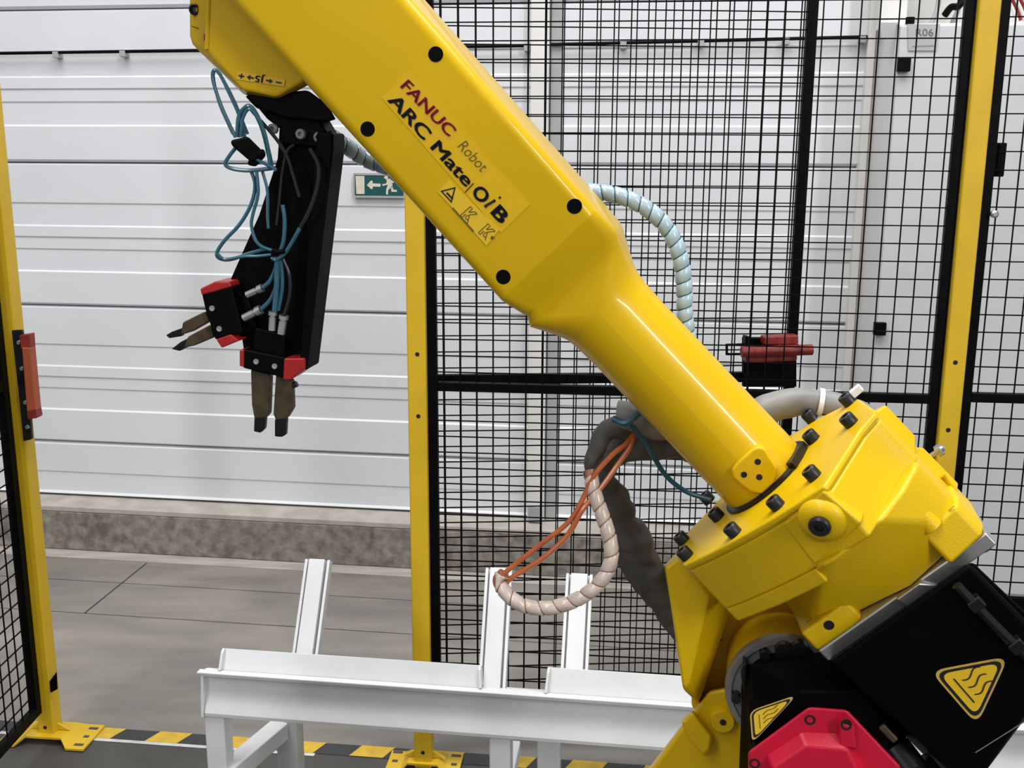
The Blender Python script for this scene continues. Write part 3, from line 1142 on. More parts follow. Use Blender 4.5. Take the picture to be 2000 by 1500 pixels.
FLG = [(1331, 1104), (1345, 1106), (1405, 1079), (1460, 1048), (1510, 1016), (1560, 984), (1606, 950), (1619, 934), (1650, 885), (1680, 838), (1707, 808), (1708, 800), (1676, 778),
       (1645, 793), (1601, 815), (1545, 848), (1470, 900), (1395, 985), (1345, 1036), (1325, 1065), (1322, 1090)]
_c1, _c2 = fl_(1334, 1105), fl_(1608, 950)
_out = RN - AX * RN.dot(AX)
_out = (_out - (_c2 - _c1).normalized() * _out.dot((_c2 - _c1).normalized())).normalized()
FRONT = [_c1.lerp(_c2, k / 6) + _out * 0.010 * (4 * k / 6 * (1 - k / 6)) for k in range(7)]
FL3 = FRONT + [fl_(x, y) for x, y in FLG[7:]]
elbow = obj('elbow_housing', prism(FL3, AX * (13 * PX)), YCAST, robot, bevel=0.003, seg=3)


def grow(pts, f):
    return [c for c in shrink(pts, f)]


top = [p + AX * (13 * PX) for p in FL3]
up_in = shrink([p + AX * (2.5 * PX) for p in top], 0.99)
obj('upper_body', prism(up_in, AX * (104 * PX)), YCAST, elbow, bevel=0.004, seg=3)
bar_ = [up_in[i] + AX * (103 * PX) for i in (0, 1, 2, 3, 4)] + [up_in[4] + AX * (103 * PX) - RN * 0.08] + [up_in[i] + AX * (103 * PX) for i in (-4, -3, -2, -1)]
obj('barrel', hull(bar_ + [p + AX * (35 * PX) for p in bar_]), YCAST, elbow, bevel=0.004, seg=3)
LB = 112
low_top = [fl_(x, y, LB) for x, y in ((1604, 1104), (1630, 1089), (1667, 1055), (1716, 1016), (1760, 958), (1790, 905), (1782, 868), (1710, 812), (1600, 905), (1470, 1090))]
low_bot = [fl_(x, y, 285) for x, y in ((1584, 1242), (1700, 1186), (1780, 1146), (1911, 1027), (1876, 960), (1800, 880), (1680, 990), (1560, 1185))]
obj('lower_body', hull(low_top + low_bot), YCAST, elbow, bevel=0.006, seg=3)
obj('body_seam', prism(shrink([p + AX * (12 * PX) for p in FL3], 0.978), AX * (3 * PX)), YCAST, elbow, smooth=0)


def fh(pts, L0, L1, bev=0.004, m=YCAST, nm='casting_rib', par=None):
    """block grown along the forearm axis from pixels on the plane L0 down to L1"""
    p = [fl_(x, y, L0) for x, y in pts]
    return obj(nm, hull(p + [q + AX * ((L1 - L0) * PX) for q in p]), m, par or elbow, bevel=bev, seg=3)


# rough panel under the right edge of the flange, gloss paled into its colour


def on_face(pa, pb, L, px, py, off=0.0):
    """a point on the side wall that stands on the edge pa-pb of the casting"""
    p, q = fl_(*pa, L), fl_(*pb, L)
    n = (q - p).cross(AX).normalized()
    if n.dot(RN) < 0:
        n = -n
    return hit(px, py, p + n * off, n), n


E1, E2 = (1619, 936), (1681, 840)
pr_ = [on_face(E1, E2, 13, x, y, 0.003) for x, y in ((1624, 940), (1684, 846), (1749, 910), (1688, 1016))]
obj('rough_panel', prism([p for p, n in pr_], -pr_[0][1] * 0.02), YROUGH, elbow, bevel=0.002)
# stepped ribs at the upper right
def block(pts, depth, off, E, L, nm='casting_rib', bev=0.003):
    p_ = [on_face(E[0], E[1], L, x, y, off) for x, y in pts]
    n = p_[0][1]
    return obj(nm, prism([a for a, b in p_], -n * depth), YCAST, elbow, bevel=bev, seg=3)


block([(1686, 838), (1708, 806), (1731, 789), (1790, 851), (1790, 895), (1755, 897)], 0.05, 0.010, (E1, E2), 13)
block([(1762, 905), (1790, 872), (1805, 873), (1874, 944), (1871, 962), (1848, 930), (1793, 962)], 0.05, 0.004, (E1, E2), 13)
E3 = ((1716, 1016), (1760, 958))
fh([(1790, 962), (1847, 928), (1870, 972), (1866, 988), (1802, 1046), (1778, 1020)], 212, 286, bev=0.005, nm='casting_lug')
_a = fl_(1752, 958, 122)
obj('casting_rib', tube([_a, _a + AX * 0.02, _a + AX * 0.055], [0.004, 0.0115, 0.012, 0.012], 16), YCAST, elbow, smooth=60)
lug = fh([(1564, 1238), (1632, 1190), (1652, 1172), (1645, 1130), (1548, 1195)], 240, 287, nm='casting_lug')
# front pad with its bolt boss
bc = (1604, 1014)
bw = None


def on_front(px, py, off=0.0):
    """a point on the front wall of the upper body (the plane through the long front flange edge)"""
    p, q = FRONT[3] + AX * (13 * PX), FRONT[6] + AX * (13 * PX)
    n = (q - p).cross(AX).normalized()
    if n.dot(RN) < 0:
        n = -n
    return hit(px, py, p + n * off, n), n


_, FN = on_front(1500, 1050)
pp = [on_front(x, y, 0.0025)[0] for x, y in ((1526, 1024), (1608, 958), (1685, 1023), (1591, 1107))]
obj('bolt_pad', prism(pp, -FN * 0.03), YCAST, elbow, bevel=0.004, seg=3)
bq = on_front(1605, 1016, 0.0025)[0]
bs = obj('bolt_boss', lathe(bq, FN, [(-0.01, 0.026), (0.0, 0.0255), (0.005, 0.023), (0.009, 0.0165), (0.010, 0.0125)], 28), YCAST, elbow, smooth=60)
obj('plug_bolt', lathe(bq, FN, [(0.0, 0.0115), (0.0135, 0.0115), (0.0155, 0.0095), (0.0155, 0.005), (0.012, 0.005)], 24), BOLTM, elbow)
c, n_ = on_face((1564, 1238), (1632, 1190), 240, 1619, 1221)
obj('screw_hole', cyl(c - n_ * 0.004, c + n_ * 0.0004, 0.006, n=16), BOLTM, elbow)
for pts in (((1812, 957), (1822, 949)), ((1852, 997), (1864, 988)), ((1576, 1216), (1586, 1208))):      # short cast-in slots
    obj('vent_slot', strip([fl_(*p_, 211) for p_ in pts], 0.0016, -AX), INKB, elbow, smooth=0)

# socket-head bolts of the flange
for x, y in ((1344, 1088), (1437, 1043), (1521, 990), (1592, 932), (1664, 828), (1590, 860), (1405, 1012), (1337, 1058), (1587, 819), (1661, 787), (1386, 978)):
    q = fl_(x, y, 0)
    q = q if (q - fl_(1490, 926, 0)).length < 0.4 else q
    r_ = 0.0085
    obj('flange_bolt', lathe(q + AX * 0.001, -AX, [(0, r_), (0.012, r_), (0.0135, r_ * 0.88), (0.0135, r_ * 0.5), (0.008, r_ * 0.45)], 18), BOLTM, elbow)
obj('seal_ring', lathe(F0 + AX * 0.001, -AX, [(0, 0.061), (0.004, 0.061), (0.006, 0.0565), (0.006, 0.05)], 48), BLACKG, robot)
obj('ring_clamp', hull([fl_(1566, 876, -2), fl_(1580, 870, -2), fl_(1556, 914, -2), fl_(1542, 918, -2)] +
                       [p - AX * 0.009 for p in (fl_(1566, 876, -2), fl_(1580, 870, -2), fl_(1556, 914, -2), fl_(1542, 918, -2))]), BLACKG, robot, bevel=0.002)

# aluminium adapter plate below the casting
ad = [fl_(x, y, 286) for x, y in ((1598, 1272), (1672, 1215), (1690, 1204), (1780, 1147), (1912, 1030), (1927, 1040), (1880, 965), (1690, 1000), (1570, 1200))]
adp = obj('adapter_plate', hull(ad + [p + AX * (30 * PX) for p in ad]), ALU, robot, bevel=0.003, seg=2)
ad2 = [fl_(x, y, 316) for x, y in ((1668, 1268), (1808, 1172), (1850, 1134), (1830, 1080), (1690, 1150))]
obj('plate_step', hull([fl_(x, y, 286) for x, y in ((1750, 1172), (1795, 1140), (1800, 1110), (1750, 1130))] +
                       [fl_(x, y, 318) for x, y in ((1780, 1192), (1840, 1145), (1830, 1110), (1775, 1160))]), ALU, adp, bevel=0.002)
q = fl_(1912, 1052, 300)
obj('plate_bolt', cyl(q, q + AX * 0.014, 0.008, n=16), BOLTM, adp)

# ---- wrist motor housing (black) under the plate
mo = obj('wrist_motor', hull(RQ([(1622, 1292), (1664, 1276), (1806, 1180), (1850, 1142), (1895, 1100), (2080, 1290), (1900, 1540), (1870, 1500), (1846, 1465), (1745, 1400)], 0.11) +
                             RQ([(1606, 1275), (1870, 1090), (2080, 1300), (1850, 1520)], -0.08)), MOTOR, robot, bevel=0.006, seg=3)
obj('rear_casing', hull(RQ([(1880, 1105), (1900, 1098), (2060, 1250), (2060, 1330), (1960, 1290)], 0.02) +
                        RQ([(1880, 1110), (1898, 1102), (2060, 1260), (2060, 1330)], -0.1)), MOTOR, mo, bevel=0.003)
obj('tie_rod', tube(RQ([(1868, 1143), (1925, 1203), (1990, 1268), (2060, 1336)], 0.122), 0.0055, 10), BLACKG, mo)
for x, y in ((1905, 1178), (1985, 1260)):
    q = R(x, y, 0.122)
    obj('rod_clip', box(q, AX * 0.007, BX * 0.008, RN * 0.007), BLACKG, mo, bevel=0.002)
q = R(1898, 1131, 0.05)
obj('cap_screw', cyl(q, q + RN * 0.02, 0.007, n=14), STEEL, mo)
obj('seam_line', strip(RQ([(1905, 1470), (2040, 1385)], 0.1106), 0.0012, RN), DISCM, mo)


def hot_label(par, A, B, C, nrm, sh):
    """hot-surface triangle: pale border, black ring, yellow field, three heat waves over a bar; A-B is the bar side"""
    A, B, C = V(A), V(B), V(C)
    o0 = roundtri(A, B, C, 0.20)
    lift = nrm * 0.0004
    cc = (A + B + C) / 3

    def sc(f, k):
        return [cc + (p - cc) * f + lift * k for p in roundtri(A, B, C, 0.20 - 0.0 * k)]
    st = obj('heat_sticker', flat(sc(1.0, 1)), SIGNY, par, smooth=0, label='hot surface warning sticker')
    obj('sticker_ring', ringpoly(sc(0.90, 2), sc(0.77, 2)), INKB, par, smooth=0)
    obj('sticker_field', flat(sc(0.77, 2)), STICK2, par, smooth=0)
    e1 = (B - A)
    e2 = C - (A + B) / 2
    O = (A + B) / 2

    def q(u_, v_):
        return O + e1 * u_ + e2 * v_ + lift * 4
    wd = (B - A).length * 0.018
    g = strip([q(-0.22, 0.19), q(0.22, 0.19)], wd, nrm)
    for i in (-1, 0, 1):
        g = merge(g, strip([q(i * 0.13 + 0.035 * math.sin(k / 10 * 2 * math.pi), 0.27 + 0.32 * k / 10) for k in range(11)], wd, nrm))
    obj('heat_symbol', g, INKB, par, smooth=0)


SIGNY = mat('tan_sticker_border', (0.55, 0.36, 0.07), 0.45, var=0.03)
hot_label(mo, R(1816, 1310, 0.1105), R(1908, 1416, 0.1105), R(1971, 1281, 0.1105), RN, 1)

# ---- elbow joint: grey reducer disc, link arm behind it
dc = R(1534, 1354, -0.005)
disc = obj('reducer_disc', lathe(dc, RN, [(-0.014, 0.074), (-0.004, 0.074), (0.0, 0.072), (0.0, 0.066), (-0.004, 0.066), (-0.004, 0.05), (0.002, 0.05), (0.002, 0.001)], 56), DISCM, robot)
for x, y, r_ in ((1493, 1273, 0.0065), (1464, 1312, 0.011), (1530, 1264, 0.011), (1437, 1356, 0.006), (1560, 1262, 0.011), (1500, 1300, 0.011)):
    q = R(x, y, -0.009)
    obj('disc_bolt', cyl(q, q + RN * 0.014, r_, n=18), BOLTM, disc)

obj('link_boss', lathe(dc, RN, [(-0.12, 0.071), (-0.0145, 0.071)], 56), YCAST, disc)
obj('hub_cover', lathe(dc, RN, [(-0.01, 0.054), (0.006, 0.054), (0.010, 0.05), (0.010, 0.002)], 40), MOTOR, disc)
link = obj('link_arm', hull(RQ([(1300, 1108), (1332, 1086), (1384, 1168), (1345, 1338), (1334, 1345)], 0.0) +
                            RQ([(1412, 1196), (1364, 1374), (1440, 1150)], -0.04) +
                            RQ([(1296, 1106), (1340, 1060), (1440, 1150), (1366, 1376), (1334, 1346)], -0.12)), YCAST, robot, bevel=0.004, seg=3)
obj('link_web', prism(RQ([(1370, 1130), (1620, 1110), (1660, 1300), (1600, 1460), (1420, 1480), (1350, 1380)], -0.095), -RN * 0.04), BROWN, link, bevel=0.004)
obj('link_shank', hull(RQ([(1346, 1400), (1385, 1350), (1440, 1340), (1460, 1440), (1460, 1620), (1180, 1640), (1270, 1505)], -0.035) +
                       RQ([(1332, 1425), (1385, 1345), (1480, 1340), (1500, 1620), (1160, 1640)], -0.11)), YCAST, link, bevel=0.006, seg=3)
obj('link_lug', merge(lathe(R(1411, 1408, -0.026), RN, [(-0.03, 0.0165), (0.0, 0.0165), (0.003, 0.0145)], 24)), YCAST, link, smooth=50)
q = R(1412, 1411, -0.0225)
obj('screw_hole', cyl(q - RN * 0.002, q + RN * 0.0004, 0.0042, n=14), BOLTM, link)
obj('shank_boss', hull(RQ([(1333, 1410), (1352, 1390), (1390, 1440), (1386, 1466), (1372, 1474), (1336, 1425)], -0.012) +
                       RQ([(1330, 1405), (1356, 1385), (1400, 1440), (1376, 1480)], -0.05)), YCAST, link, bevel=0.004, seg=3)

# ---- elbow motor (black) with crimson connector cover
em = obj('elbow_motor', hull(RQ([(1470, 1300), (1600, 1285), (1720, 1300), (1770, 1420), (1720, 1560), (1460, 1560)], 0.03) +
                             RQ([(1560, 1350), (1680, 1350), (1740, 1420), (1720, 1560), (1470, 1560), (1475, 1455)], 0.085) +
                             RQ([(1450, 1300), (1610, 1270), (1740, 1340), (1780, 1560), (1440, 1560)], 0.0)), MOTOR, robot, bevel=0.004)
obj('flange_rim', prism(RQ([(1452, 1300), (1457, 1300), (1460, 1560), (1450, 1560)], 0.02), -RN * 0.04), BLACKG, em)
A_, B_, C_ = R(1466, 1450, 0.088), R(1472, 1388, 0.088), R(1556, 1360, 0.088)
hot_label(em, R(1469, 1452, 0.0895), R(1464, 1388, 0.0765), R(1558, 1356, 0.0895), RN, 1)
obj('sticker_pad', prism([R(1466, 1454, 0.089), R(1462, 1386, 0.076), R(1562, 1352, 0.089)], -RN * 0.02), MOTOR, em)

cover = obj('connector_cover', hull(RQ([(1461, 1468), (1578, 1381), (1590, 1381), (1655, 1386), (1760, 1497), (1760, 1570), (1462, 1570)], 0.10) +
                                    RQ([(1461, 1468), (1578, 1381), (1590, 1381), (1655, 1386), (1760, 1497), (1760, 1570), (1462, 1570)], 0.06)),
            MAGENTA, robot, bevel=0.004, seg=3, label='crimson connector cover')
obj('cover_plateau', hull(RQ([(1496, 1472), (1562, 1428), (1636, 1430), (1672, 1462), (1730, 1560), (1490, 1560)], 0.099) +
                          RQ([(1510, 1500), (1574, 1457), (1655, 1465), (1700, 1560), (1510, 1560)], 0.116)), MAGENTA, cover, bevel=0.003, seg=3)
obj('cover_rib', hull(RQ([(1640, 1412), (1668, 1418), (1672, 1462), (1640, 1458)], 0.112) + RQ([(1636, 1408), (1670, 1412), (1676, 1464), (1636, 1460)], 0.1)),
    MAGENTA, cover, bevel=0.002)
for x, y, w_ in ((1582, 1406, 0.1), (1653, 1416, 0.112), (1474, 1491, 0.1)):
    q = R(x, y, w_)
    obj('cover_bolt', lathe(q - RN * 0.002, RN, [(0, 0.0062), (0.0026, 0.0062), (0.0026, 0.004), (0.0012, 0.0035)], 18), BOLTM, cover)
# motor connectors between the black housings
cn = obj('motor_connector', lathe(R(1745, 1460, 0.07), (AX + RN * 0.6), [(0, 0.02), (0.03, 0.02), (0.034, 0.017), (0.05, 0.017), (0.052, 0.012)], 24), BLACKG, robot)
obj('brass_key', box(R(1735, 1432, 0.102), AX * 0.012, BX * 0.004, RN * 0.003), BRASS, cn, bevel=0.002)
obj('motor_connector', lathe(R(1790, 1490, 0.06), (AX + RN * 0.3), [(0, 0.018), (0.03, 0.018), (0.034, 0.014), (0.06, 0.014)], 24), BLACKG, robot)

# ---- lower arm, turret and pedestal (below the frame)
bx_, by_ = base_xy.x + 0.05, base_xy.y + 0.05
R0 = R(1310, 1560, -0.07)
obj('lower_arm', loft([rr_section(R(1320, 1560, -0.075), V((1, 0, 0)), V((0, 1, 0)), 0.10, 0.035, 0.03),
                       rr_section(V((bx_ - 0.03, by_ + 0.03, 0.66)), V((1, 0, 0)), V((0, 1, 0)), 0.11, 0.05, 0.04)]), YCAST, robot)
obj('turret', lathe((bx_, by_, 0.52), UP, [(0, 0.17), (0.12, 0.17), (0.2, 0.12), (0.24, 0.06)], 40), YCAST, robot)
obj('pedestal', merge(box((bx_, by_, 0.27), (0.14, 0, 0), (0, 0.14, 0), (0, 0, 0.25)), box((bx_, by_, 0.01), (0.2, 0, 0), (0, 0.2, 0), (0, 0, 0.01))), DISCM, robot, bevel=0.004)

# ---- wrist housing ---------------------------------------------------
wf2 = 0.022
wrist = obj('wrist_housing', hull(RQ([(410, -120), (405, 96), (472, 174), (541, 189), (588, 161), (720, 40), (720, -120)], wf2) +
                                  RQ([(370, -120), (371, 70), (376, 86), (388, 99), (404, 106), (476, 185), (545, 196), (603, 166), (740, 40), (740, -120)], 0.004) +
                                  RQ([(372, -120), (372, 70), (386, 96), (404, 105), (476, 184), (545, 195), (603, 166), (740, 40), (740, -120)], -0.055)),
            YEL, robot, bevel=0.004, seg=3)
q = R(382, 19, 0.008)
obj('cover_bolt', lathe(q - RN * 0.004, RN, [(0, 0.0068), (0.008, 0.0068), (0.009, 0.005), (0.006, 0.003)], 18), BOLTM, wrist)
obj('lid_groove', strip(RQ([(374, 51), (386, 55), (403, 58)], 0.0128), 0.0012, RN), INKG, wrist)
obj('edge_ridge', tube(RQ([(411, -80), (408, 20), (404, 96)], wf2 - 0.001), 0.0028, 8, smooth=False), YEL, wrist)
obj('drain_slot', strip(RQ([(400, 66), (400, 80)], 0.019), 0.003, RN), INKR, wrist)


def ws(px, py, e):
    return R(px, py, wf2 + e)


# axis sticker (upside down as mounted): plus, arrow, J5, arrow, minus
obj('axis_sticker', prism([ws(463, 139, .001), ws(557, 155, .001), ws(555, 169, .001), ws(461, 155, .001)], -RN * 0.0006), STICK2, wrist, smooth=0,
    label='pale yellow axis direction sticker')
ex, ey = V((.984, .17)), V((-.17, .984))


def wm(u_, v_):
    return ws(463 + ex.x * u_ + ey.x * v_, 147 + ex.y * u_ + ey.y * v_, .0016)


g = merge(strip([wm(3, 0), wm(14, 0)], 0.0017, RN), strip([wm(8.5, -5), wm(8.5, 5)], 0.0017, RN),
          flat([wm(19, 0), wm(26, -5.5), wm(26, 5.5)]), strip([wm(26, 0), wm(33, 0)], 0.0018, RN),
          flat([wm(71, 0), wm(64, -5), wm(64, 5)]), strip([wm(57, 0), wm(64, 0)], 0.0018, RN),
          strip([wm(77, 0), wm(88, 0)], 0.0017, RN))
o = wm(54, -6)
g = merge(g, text('J5', o, wm(36, -6) - o, wm(54, 6) - o, 0.02))
obj('axis_marks', g, INKB, wrist, smooth=0)

# ---- tool flange and twin-gripper bracket (black) ---------------------
GW = -0.004
flg = obj('tool_flange', hull(RQ([(478, 187), (546, 198), (604, 178), (640, 204), (656, 233), (640, 238), (560, 232), (500, 210)], 0.012) +
                              RQ([(478, 187), (600, 176), (656, 233), (500, 211)], -0.05)), BLACK, robot, bevel=0.003)
obj('flange_neck', prism(RQ([(500, 208), (622, 232), (640, 262), (545, 252), (520, 232)], 0.004), -RN * 0.04), BLACK, flg, bevel=0.003)
brk = obj('gripper_bracket', prism(RQ([(545, 246), (648, 256), (650, 290), (598, 724), (476, 690), (470, 650), (448, 575), (446, 553), (505, 420), (541, 310)], GW),
                                   -RN * 0.02), BLACK, robot, bevel=0.002)
obj('bracket_flange', prism(RQ([(618, 256), (650, 260), (650, 292), (599, 724), (583, 720)], GW + 0.02), -RN * 0.045), BLACK, brk, bevel=0.003)
obj('bracket_web', prism(RQ([(546, 244), (640, 256), (638, 290), (548, 282)], GW + 0.008), -RN * 0.02), BLACK, brk, bevel=0.003)
for x, y in ((535, 252), (590, 262), (625, 268)):
    q = R(x, y, GW + 0.008)
    obj('screw', lathe(q, RN, [(0, 0.0062), (0.006, 0.0062), (0.0072, 0.005), (0.0072, 0.003), (0.004, 0.0028)], 16), DISCM, brk)
obj('valve_block', prism(RQ([(497, 640), (556, 655), (556, 700), (492, 682)], GW + 0.014), -RN * 0.03), BLACK, brk, bevel=0.002)
obj('valve_block', prism(RQ([(448, 556), (486, 588), (500, 640), (470, 660), (450, 610)], GW + 0.010), -RN * 0.03), BLACK, brk, bevel=0.002)


def gripper(body, caps, screws, jaws, tips, label):
    b = obj('gripper', prism(RQ(body, GW + 0.024), -RN * 0.04), BLACK, robot, bevel=0.002)
    for c in caps:
        obj('end_cap', prism(RQ(c, GW + 0.0255), -RN * 0.043), RED, b, bevel=0.002, label='red end cap')
    for x, y in screws:
        q = R(x, y, GW + 0.024)
        obj('screw', lathe(q, RN, [(0, 0.0035), (0.002, 0.0035), (0.002, 0.0018), (0.001, 0.0016)], 14), ALU, b)
    for j in jaws:
        obj('jaw', prism(RQ(j, GW + 0.014), -RN * 0.013), BRASS, b, bevel=0.002, label='tarnished steel jaw')
    for j in tips:
        obj('jaw_tip', prism(RQ(j, GW + 0.012), -RN * 0.009), BLACKG, b, bevel=0.0015)
    return b


gripper([(393, 572), (452, 559), (474, 650), (420, 664), (400, 604)],
        [[(390, 564), (419, 550), (448, 550), (452, 560), (426, 568), (393, 577)], [(421, 663), (450, 653), (466, 666), (432, 680)]],
        [(415, 602), (429, 642)],
        [[(356, 630), (400, 608), (409, 628), (374, 648), (352, 655)], [(366, 658), (411, 634), (418, 659), (380, 675), (358, 680)]],
        [[(323, 655), (335, 648), (357, 640), (354, 657), (330, 661)], [(334, 682), (352, 668), (368, 660), (368, 677), (350, 686)]], '')
gripper([(474, 682), (557, 699), (553, 738), (474, 719)],
        [[(467, 683), (476, 683), (476, 717), (467, 716)], [(554, 700), (594, 700), (594, 722), (566, 743), (552, 742)]],
        [(501, 706), (537, 715)],
        [[(489, 722), (527, 731), (524, 809), (517, 818), (496, 818), (491, 791)], [(538, 732), (569, 744), (571, 798), (559, 818), (538, 821), (533, 809)]],
        [[(496, 816), (518, 815), (516, 838), (508, 846), (495, 843)], [(536, 819), (559, 817), (557, 850), (550, 854), (536, 853)]], '')
q = R(563, 757, 0.003)
obj('set_screw', cyl(q, q + (R(590, 745, 0.003) - q) * 0.62, 0.004, n=12), BOLTM, brk)

FIT = [((482, 576), (513, 562), .0042), ((476, 621), (510, 604), .0048), ((533, 608), (531, 645), .0045), ((555, 616), (549, 652), .005)]
for a, b, r_ in FIT:
    p, q = R(*a, GW + 0.022), R(*b, GW + 0.022)
    ln = (q - p).length
    if (a[1] > b[1]):
        prof_ = [(0, r_), (ln * .6, r_), (ln * .62, r_ * .8), (ln * .7, r_ * .8), (ln * .72, r_ * 1.25), (ln, r_ * 1.25)]
    else:
        prof_ = [(0, r_ * 1.25), (ln * .2, r_ * 1.25), (ln * .22, r_ * .8), (ln * .3, r_ * .8), (ln * .32, r_), (ln, r_)]
    obj('tube_fitting', lathe(p, q - p, prof_, 16), ALU, robot, label='bright push-in air fitting')

TW = GW + 0.03
TUBES = [
    ([(460, 268), (435, 214), (420, 172), (415, 148), (419, 137), (430, 146), (447, 180), (467, 225), (478, 268)], BLUET, .0022, TW),
    ([(455, 262), (430, 206), (419, 165), (417, 142), (425, 139), (440, 163), (460, 203), (484, 262)], BLUET, .0019, TW - .006),
    ([(464, 268), (467, 228), (483, 208), (496, 216), (513, 252), (525, 300), (531, 332)], BLUET, .0030, TW),
    ([(470, 268), (474, 232), (487, 213), (505, 232), (520, 270), (527, 320)], BLUET, .0020, TW + .005),
    ([(466, 282), (449, 303), (440, 321), (456, 330), (490, 333), (538, 328)], BLUET, .0024, TW + .004),
    ([(474, 284), (500, 310), (528, 325), (540, 332)], BLUET, .0020, TW + .008),
    ([(490, 214), (540, 272), (560, 305), (572, 340), (585, 385)], DARKT, .0022, TW - .004),
    ([(490, 332), (498, 362), (490, 400), (468, 438), (440, 468), (425, 490), (426, 503), (448, 507), (488, 495), (518, 487), (538, 491)], BLUET, .0023, TW),
    ([(501, 334), (504, 378), (494, 418), (491, 440), (499, 468), (512, 482), (538, 491)], BLUET, .0021, TW + .004),
    ([(512, 333), (522, 372), (523, 420), (524, 446)], BLUET, .0019, TW - .002),
    ([(425, 496), (440, 506), (476, 501), (505, 500), (530, 497)], BLUET, .0019, TW + .004),
    ([(552, 400), (556, 430), (554, 468), (546, 496)], BLUET, .0026, TW),
    ([(574, 283), (561, 295), (552, 330), (545, 400), (540, 440)], DARKT, .0018, TW - .004),
    ([(605, 290), (622, 325), (618, 370), (602, 415), (582, 452), (562, 488), (545, 503), (530, 505)], DARKT, .0024, TW + .003),
    ([(585, 446), (572, 470), (556, 495), (540, 507), (532, 505)], BLUET, .0024, TW + .007),
    ([(542, 506), (536, 530), (526, 550), (513, 562)], BLUET, .0026, TW),
    ([(546, 508), (540, 555), (528, 585), (510, 604)], BLUET, .0026, TW + .002),
    ([(541, 508), (540, 560), (536, 608)], BLUET, .0034, TW + .004),
    ([(549, 508), (551, 560), (543, 606)], BLUET, .0026, TW),
    ([(553, 506), (565, 536), (566, 575), (555, 616)], DARKT, .0024, TW)]
for pts, m, r_, w_ in TUBES:
    obj('air_tube', tube(RQ(pts, w_), r_, 8), m, robot, label='dark air tube' if m is DARKT else 'translucent blue air tube')
obj('tube_clamp', hull(RQ([(450, 274), (484, 266), (508, 290), (515, 302), (492, 318), (476, 305), (452, 284)], TW + .012) +
                       RQ([(450, 274), (484, 266), (508, 290), (515, 302), (492, 318), (476, 305), (452, 284)], TW - .012)), BLACK, robot, bevel=0.003)
obj('tube_clamp', hull(RQ([(492, 296), (516, 290), (520, 304), (500, 326), (482, 322)], TW + .008) + RQ([(492, 296), (516, 290), (520, 304), (500, 326), (482, 322)], TW - .01)),
    BLACK, robot, bevel=0.003)
obj('tube_tie', tube(RQ([(532, 488), (544, 492), (556, 490)], TW + .010), .0028, 8), BLACK, robot)

# ---- dress pack -------------------------------------------------------
HB = -0.095
hp = [(640, 262, -0.05), (680, 288, -0.07), (730, 318, HB), (860, 352, HB), (1000, 364, HB), (1100, 370, HB), (1150, 374, HB), (1200, 380, HB), (1248, 398, HB), (1290, 430, HB),
      (1318, 472, HB), (1332, 520, HB), (1337, 570, HB), (1338, 620, HB), (1352, 700, HB), (1372, 780, HB)]
hpts = [R(*p) for p in hp]
hose = obj('hose_bundle', tube(hpts, 0.0085, 12), WRAPC, robot, label='blue hose bundle in clear spiral wrap')
obj('spiral_wrap', coil(hpts, 0.0092, 0.0165, 0.0150, 0.0012), WRAP, hose, smooth=50)

pw = [(1152, 918, -.03), (1160, 960, -.02), (1178, 1010, -.01), (1193, 1062, 0), (1192, 1102, .005), (1168, 1142, .01), (1125, 1172, .01), (1075, 1187, .01), (1030, 1185, .01), (1000, 1170, .01),
      (980, 1148, .005), (974, 1132, 0), (984, 1120, 0)]
ppts = [R(*p) for p in pw]
h2 = obj('hose_bundle', tube(ppts, 0.0078, 12), WRAPPC, robot, label='hose loop in milky spiral wrap')
obj('spiral_wrap', coil(ppts, 0.0083, 0.0205, 0.0190, 0.0010), WRAPP, h2, smooth=50)
for pts in ([(978, 1136, 0), (985, 1120, 0), (1050, 1068, -.005), (1110, 1020, -.01), (1138, 975, -.015), (1158, 932, -.02), (1196, 888, -.03), (1222, 868, -.04), (1236, 850, -.05)],
            [(988, 1140, 0), (1000, 1128, 0), (1060, 1090, 0), (1108, 1046, -.005), (1138, 995, -.01), (1170, 958, -.02), (1206, 908, -.03), (1230, 874, -.04), (1238, 848, -.05)]):
    obj('orange_cable', tube([R(*p) for p in pts], 0.0034, 8), COPPER, robot, label='orange jacketed cable')
SB = -0.10
sl = [(1440, 900, SB), (1350, 876, SB), (1280, 868, SB), (1226, 868, SB), (1190, 890, SB), (1175, 930, SB), (1180, 960, SB), (1206, 1000, SB), (1232, 1060, SB), (1252, 1105, SB), (1290, 1150, SB), (1340, 1210, SB), (1380, 1260, SB)]
spts = [R(*p) for p in sl]
k_ = PX * 1.05
obj('cable_sleeve', crinkle(tube(spts, [24 * k_, 26 * k_, 30 * k_, 33 * k_, 30 * k_, 26 * k_, 28 * k_, 38 * k_, 43 * k_, 42 * k_, 44 * k_, 44 * k_, 40 * k_], 30, 14), 0.009, 3), SLEEVE, robot, smooth=60,
    label='dark grey fabric cable sleeve')
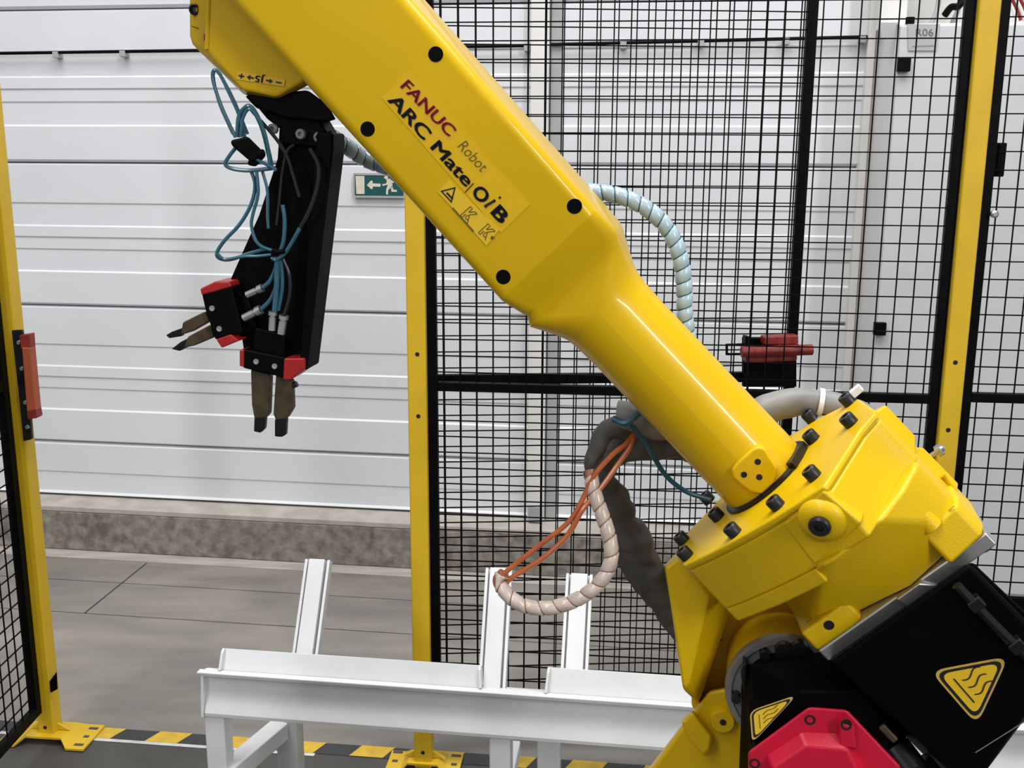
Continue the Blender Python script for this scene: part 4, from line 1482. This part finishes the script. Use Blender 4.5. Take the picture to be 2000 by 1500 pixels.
obj('cable_sleeve', crinkle(tube([R(1222, 840, -.075), R(1200, 836, -.06), R(1178, 852, -.055), R(1162, 890, -.05), R(1156, 925, -.05), R(1168, 960, -.06)], [24 * k_, 24 * k_, 22 * k_, 18 * k_, 14 * k_, 10 * k_], 14, 10), 0.004, 5),
    SLEEVE, robot, smooth=60, label='dark grey fabric cable sleeve')
obj('cable_conduit', crinkle(tube([R(1204, 808, -.06), R(1240, 814, -.06), R(1290, 830, -.07), R(1360, 832, SB), R(1440, 822, SB), R(1500, 800, SB), R(1560, 785, SB), R(1615, 786, SB), R(1660, 796, SB), R(1700, 815, SB)],
                                   [26 * k_, 30 * k_, 30 * k_, 30 * k_, 30 * k_, 30 * k_, 27 * k_, 24 * k_, 22 * k_, 20 * k_], 16, 10), 0.0025, 9), SLEEVEL, robot, smooth=60,
    label='silver grey cable conduit')
for x, y, rr_, dx in ((1600, 785, 26, 8),):
    c = R(x, y, SB)
    obj('cable_tie', lathe(c - V((0.002, 0, 0)), (R(x + dx + 30, y + 6, SB) - c), [(0, 26.5 * k_), (0, 28 * k_), (.006, 28 * k_), (.006, 26.5 * k_)], 24), WHITEZ, robot, label='white cable tie')
q = R(1672, 764, -0.02)
obj('cable_tie', box(q, AX * 0.005, BX * 0.008, RN * 0.004), WHITEZ, robot, bevel=0.002, label='white cable tie')
q = R(1832, 884, 0.0)
obj('lifting_bolt', merge(lathe(q - RN * 0.004, BX * 0.8 + RN * 0.2, [(-0.014, 0.003), (0, 0.003), (0, 0.007), (0.006, 0.007), (0.006, 0.004), (0.009, 0.003)], 14)), STEEL, robot, label='bright bolt')
obj('blue_cable', tube([R(1212, 822, -.03), R(1235, 832, -.03), R(1268, 878, -.04), (R(1300, 928, -.05)), R(1340, 960, -.05), R(1388, 976, -.04)], 0.0032, 8), BLUED, robot, label='teal cable')
obj('blue_tie', tube([R(1198, 818, -.022), R(1222, 826, -.016), R(1248, 806, -.022)], 0.0045, 8), BLUED, robot, label='teal tie wrap')
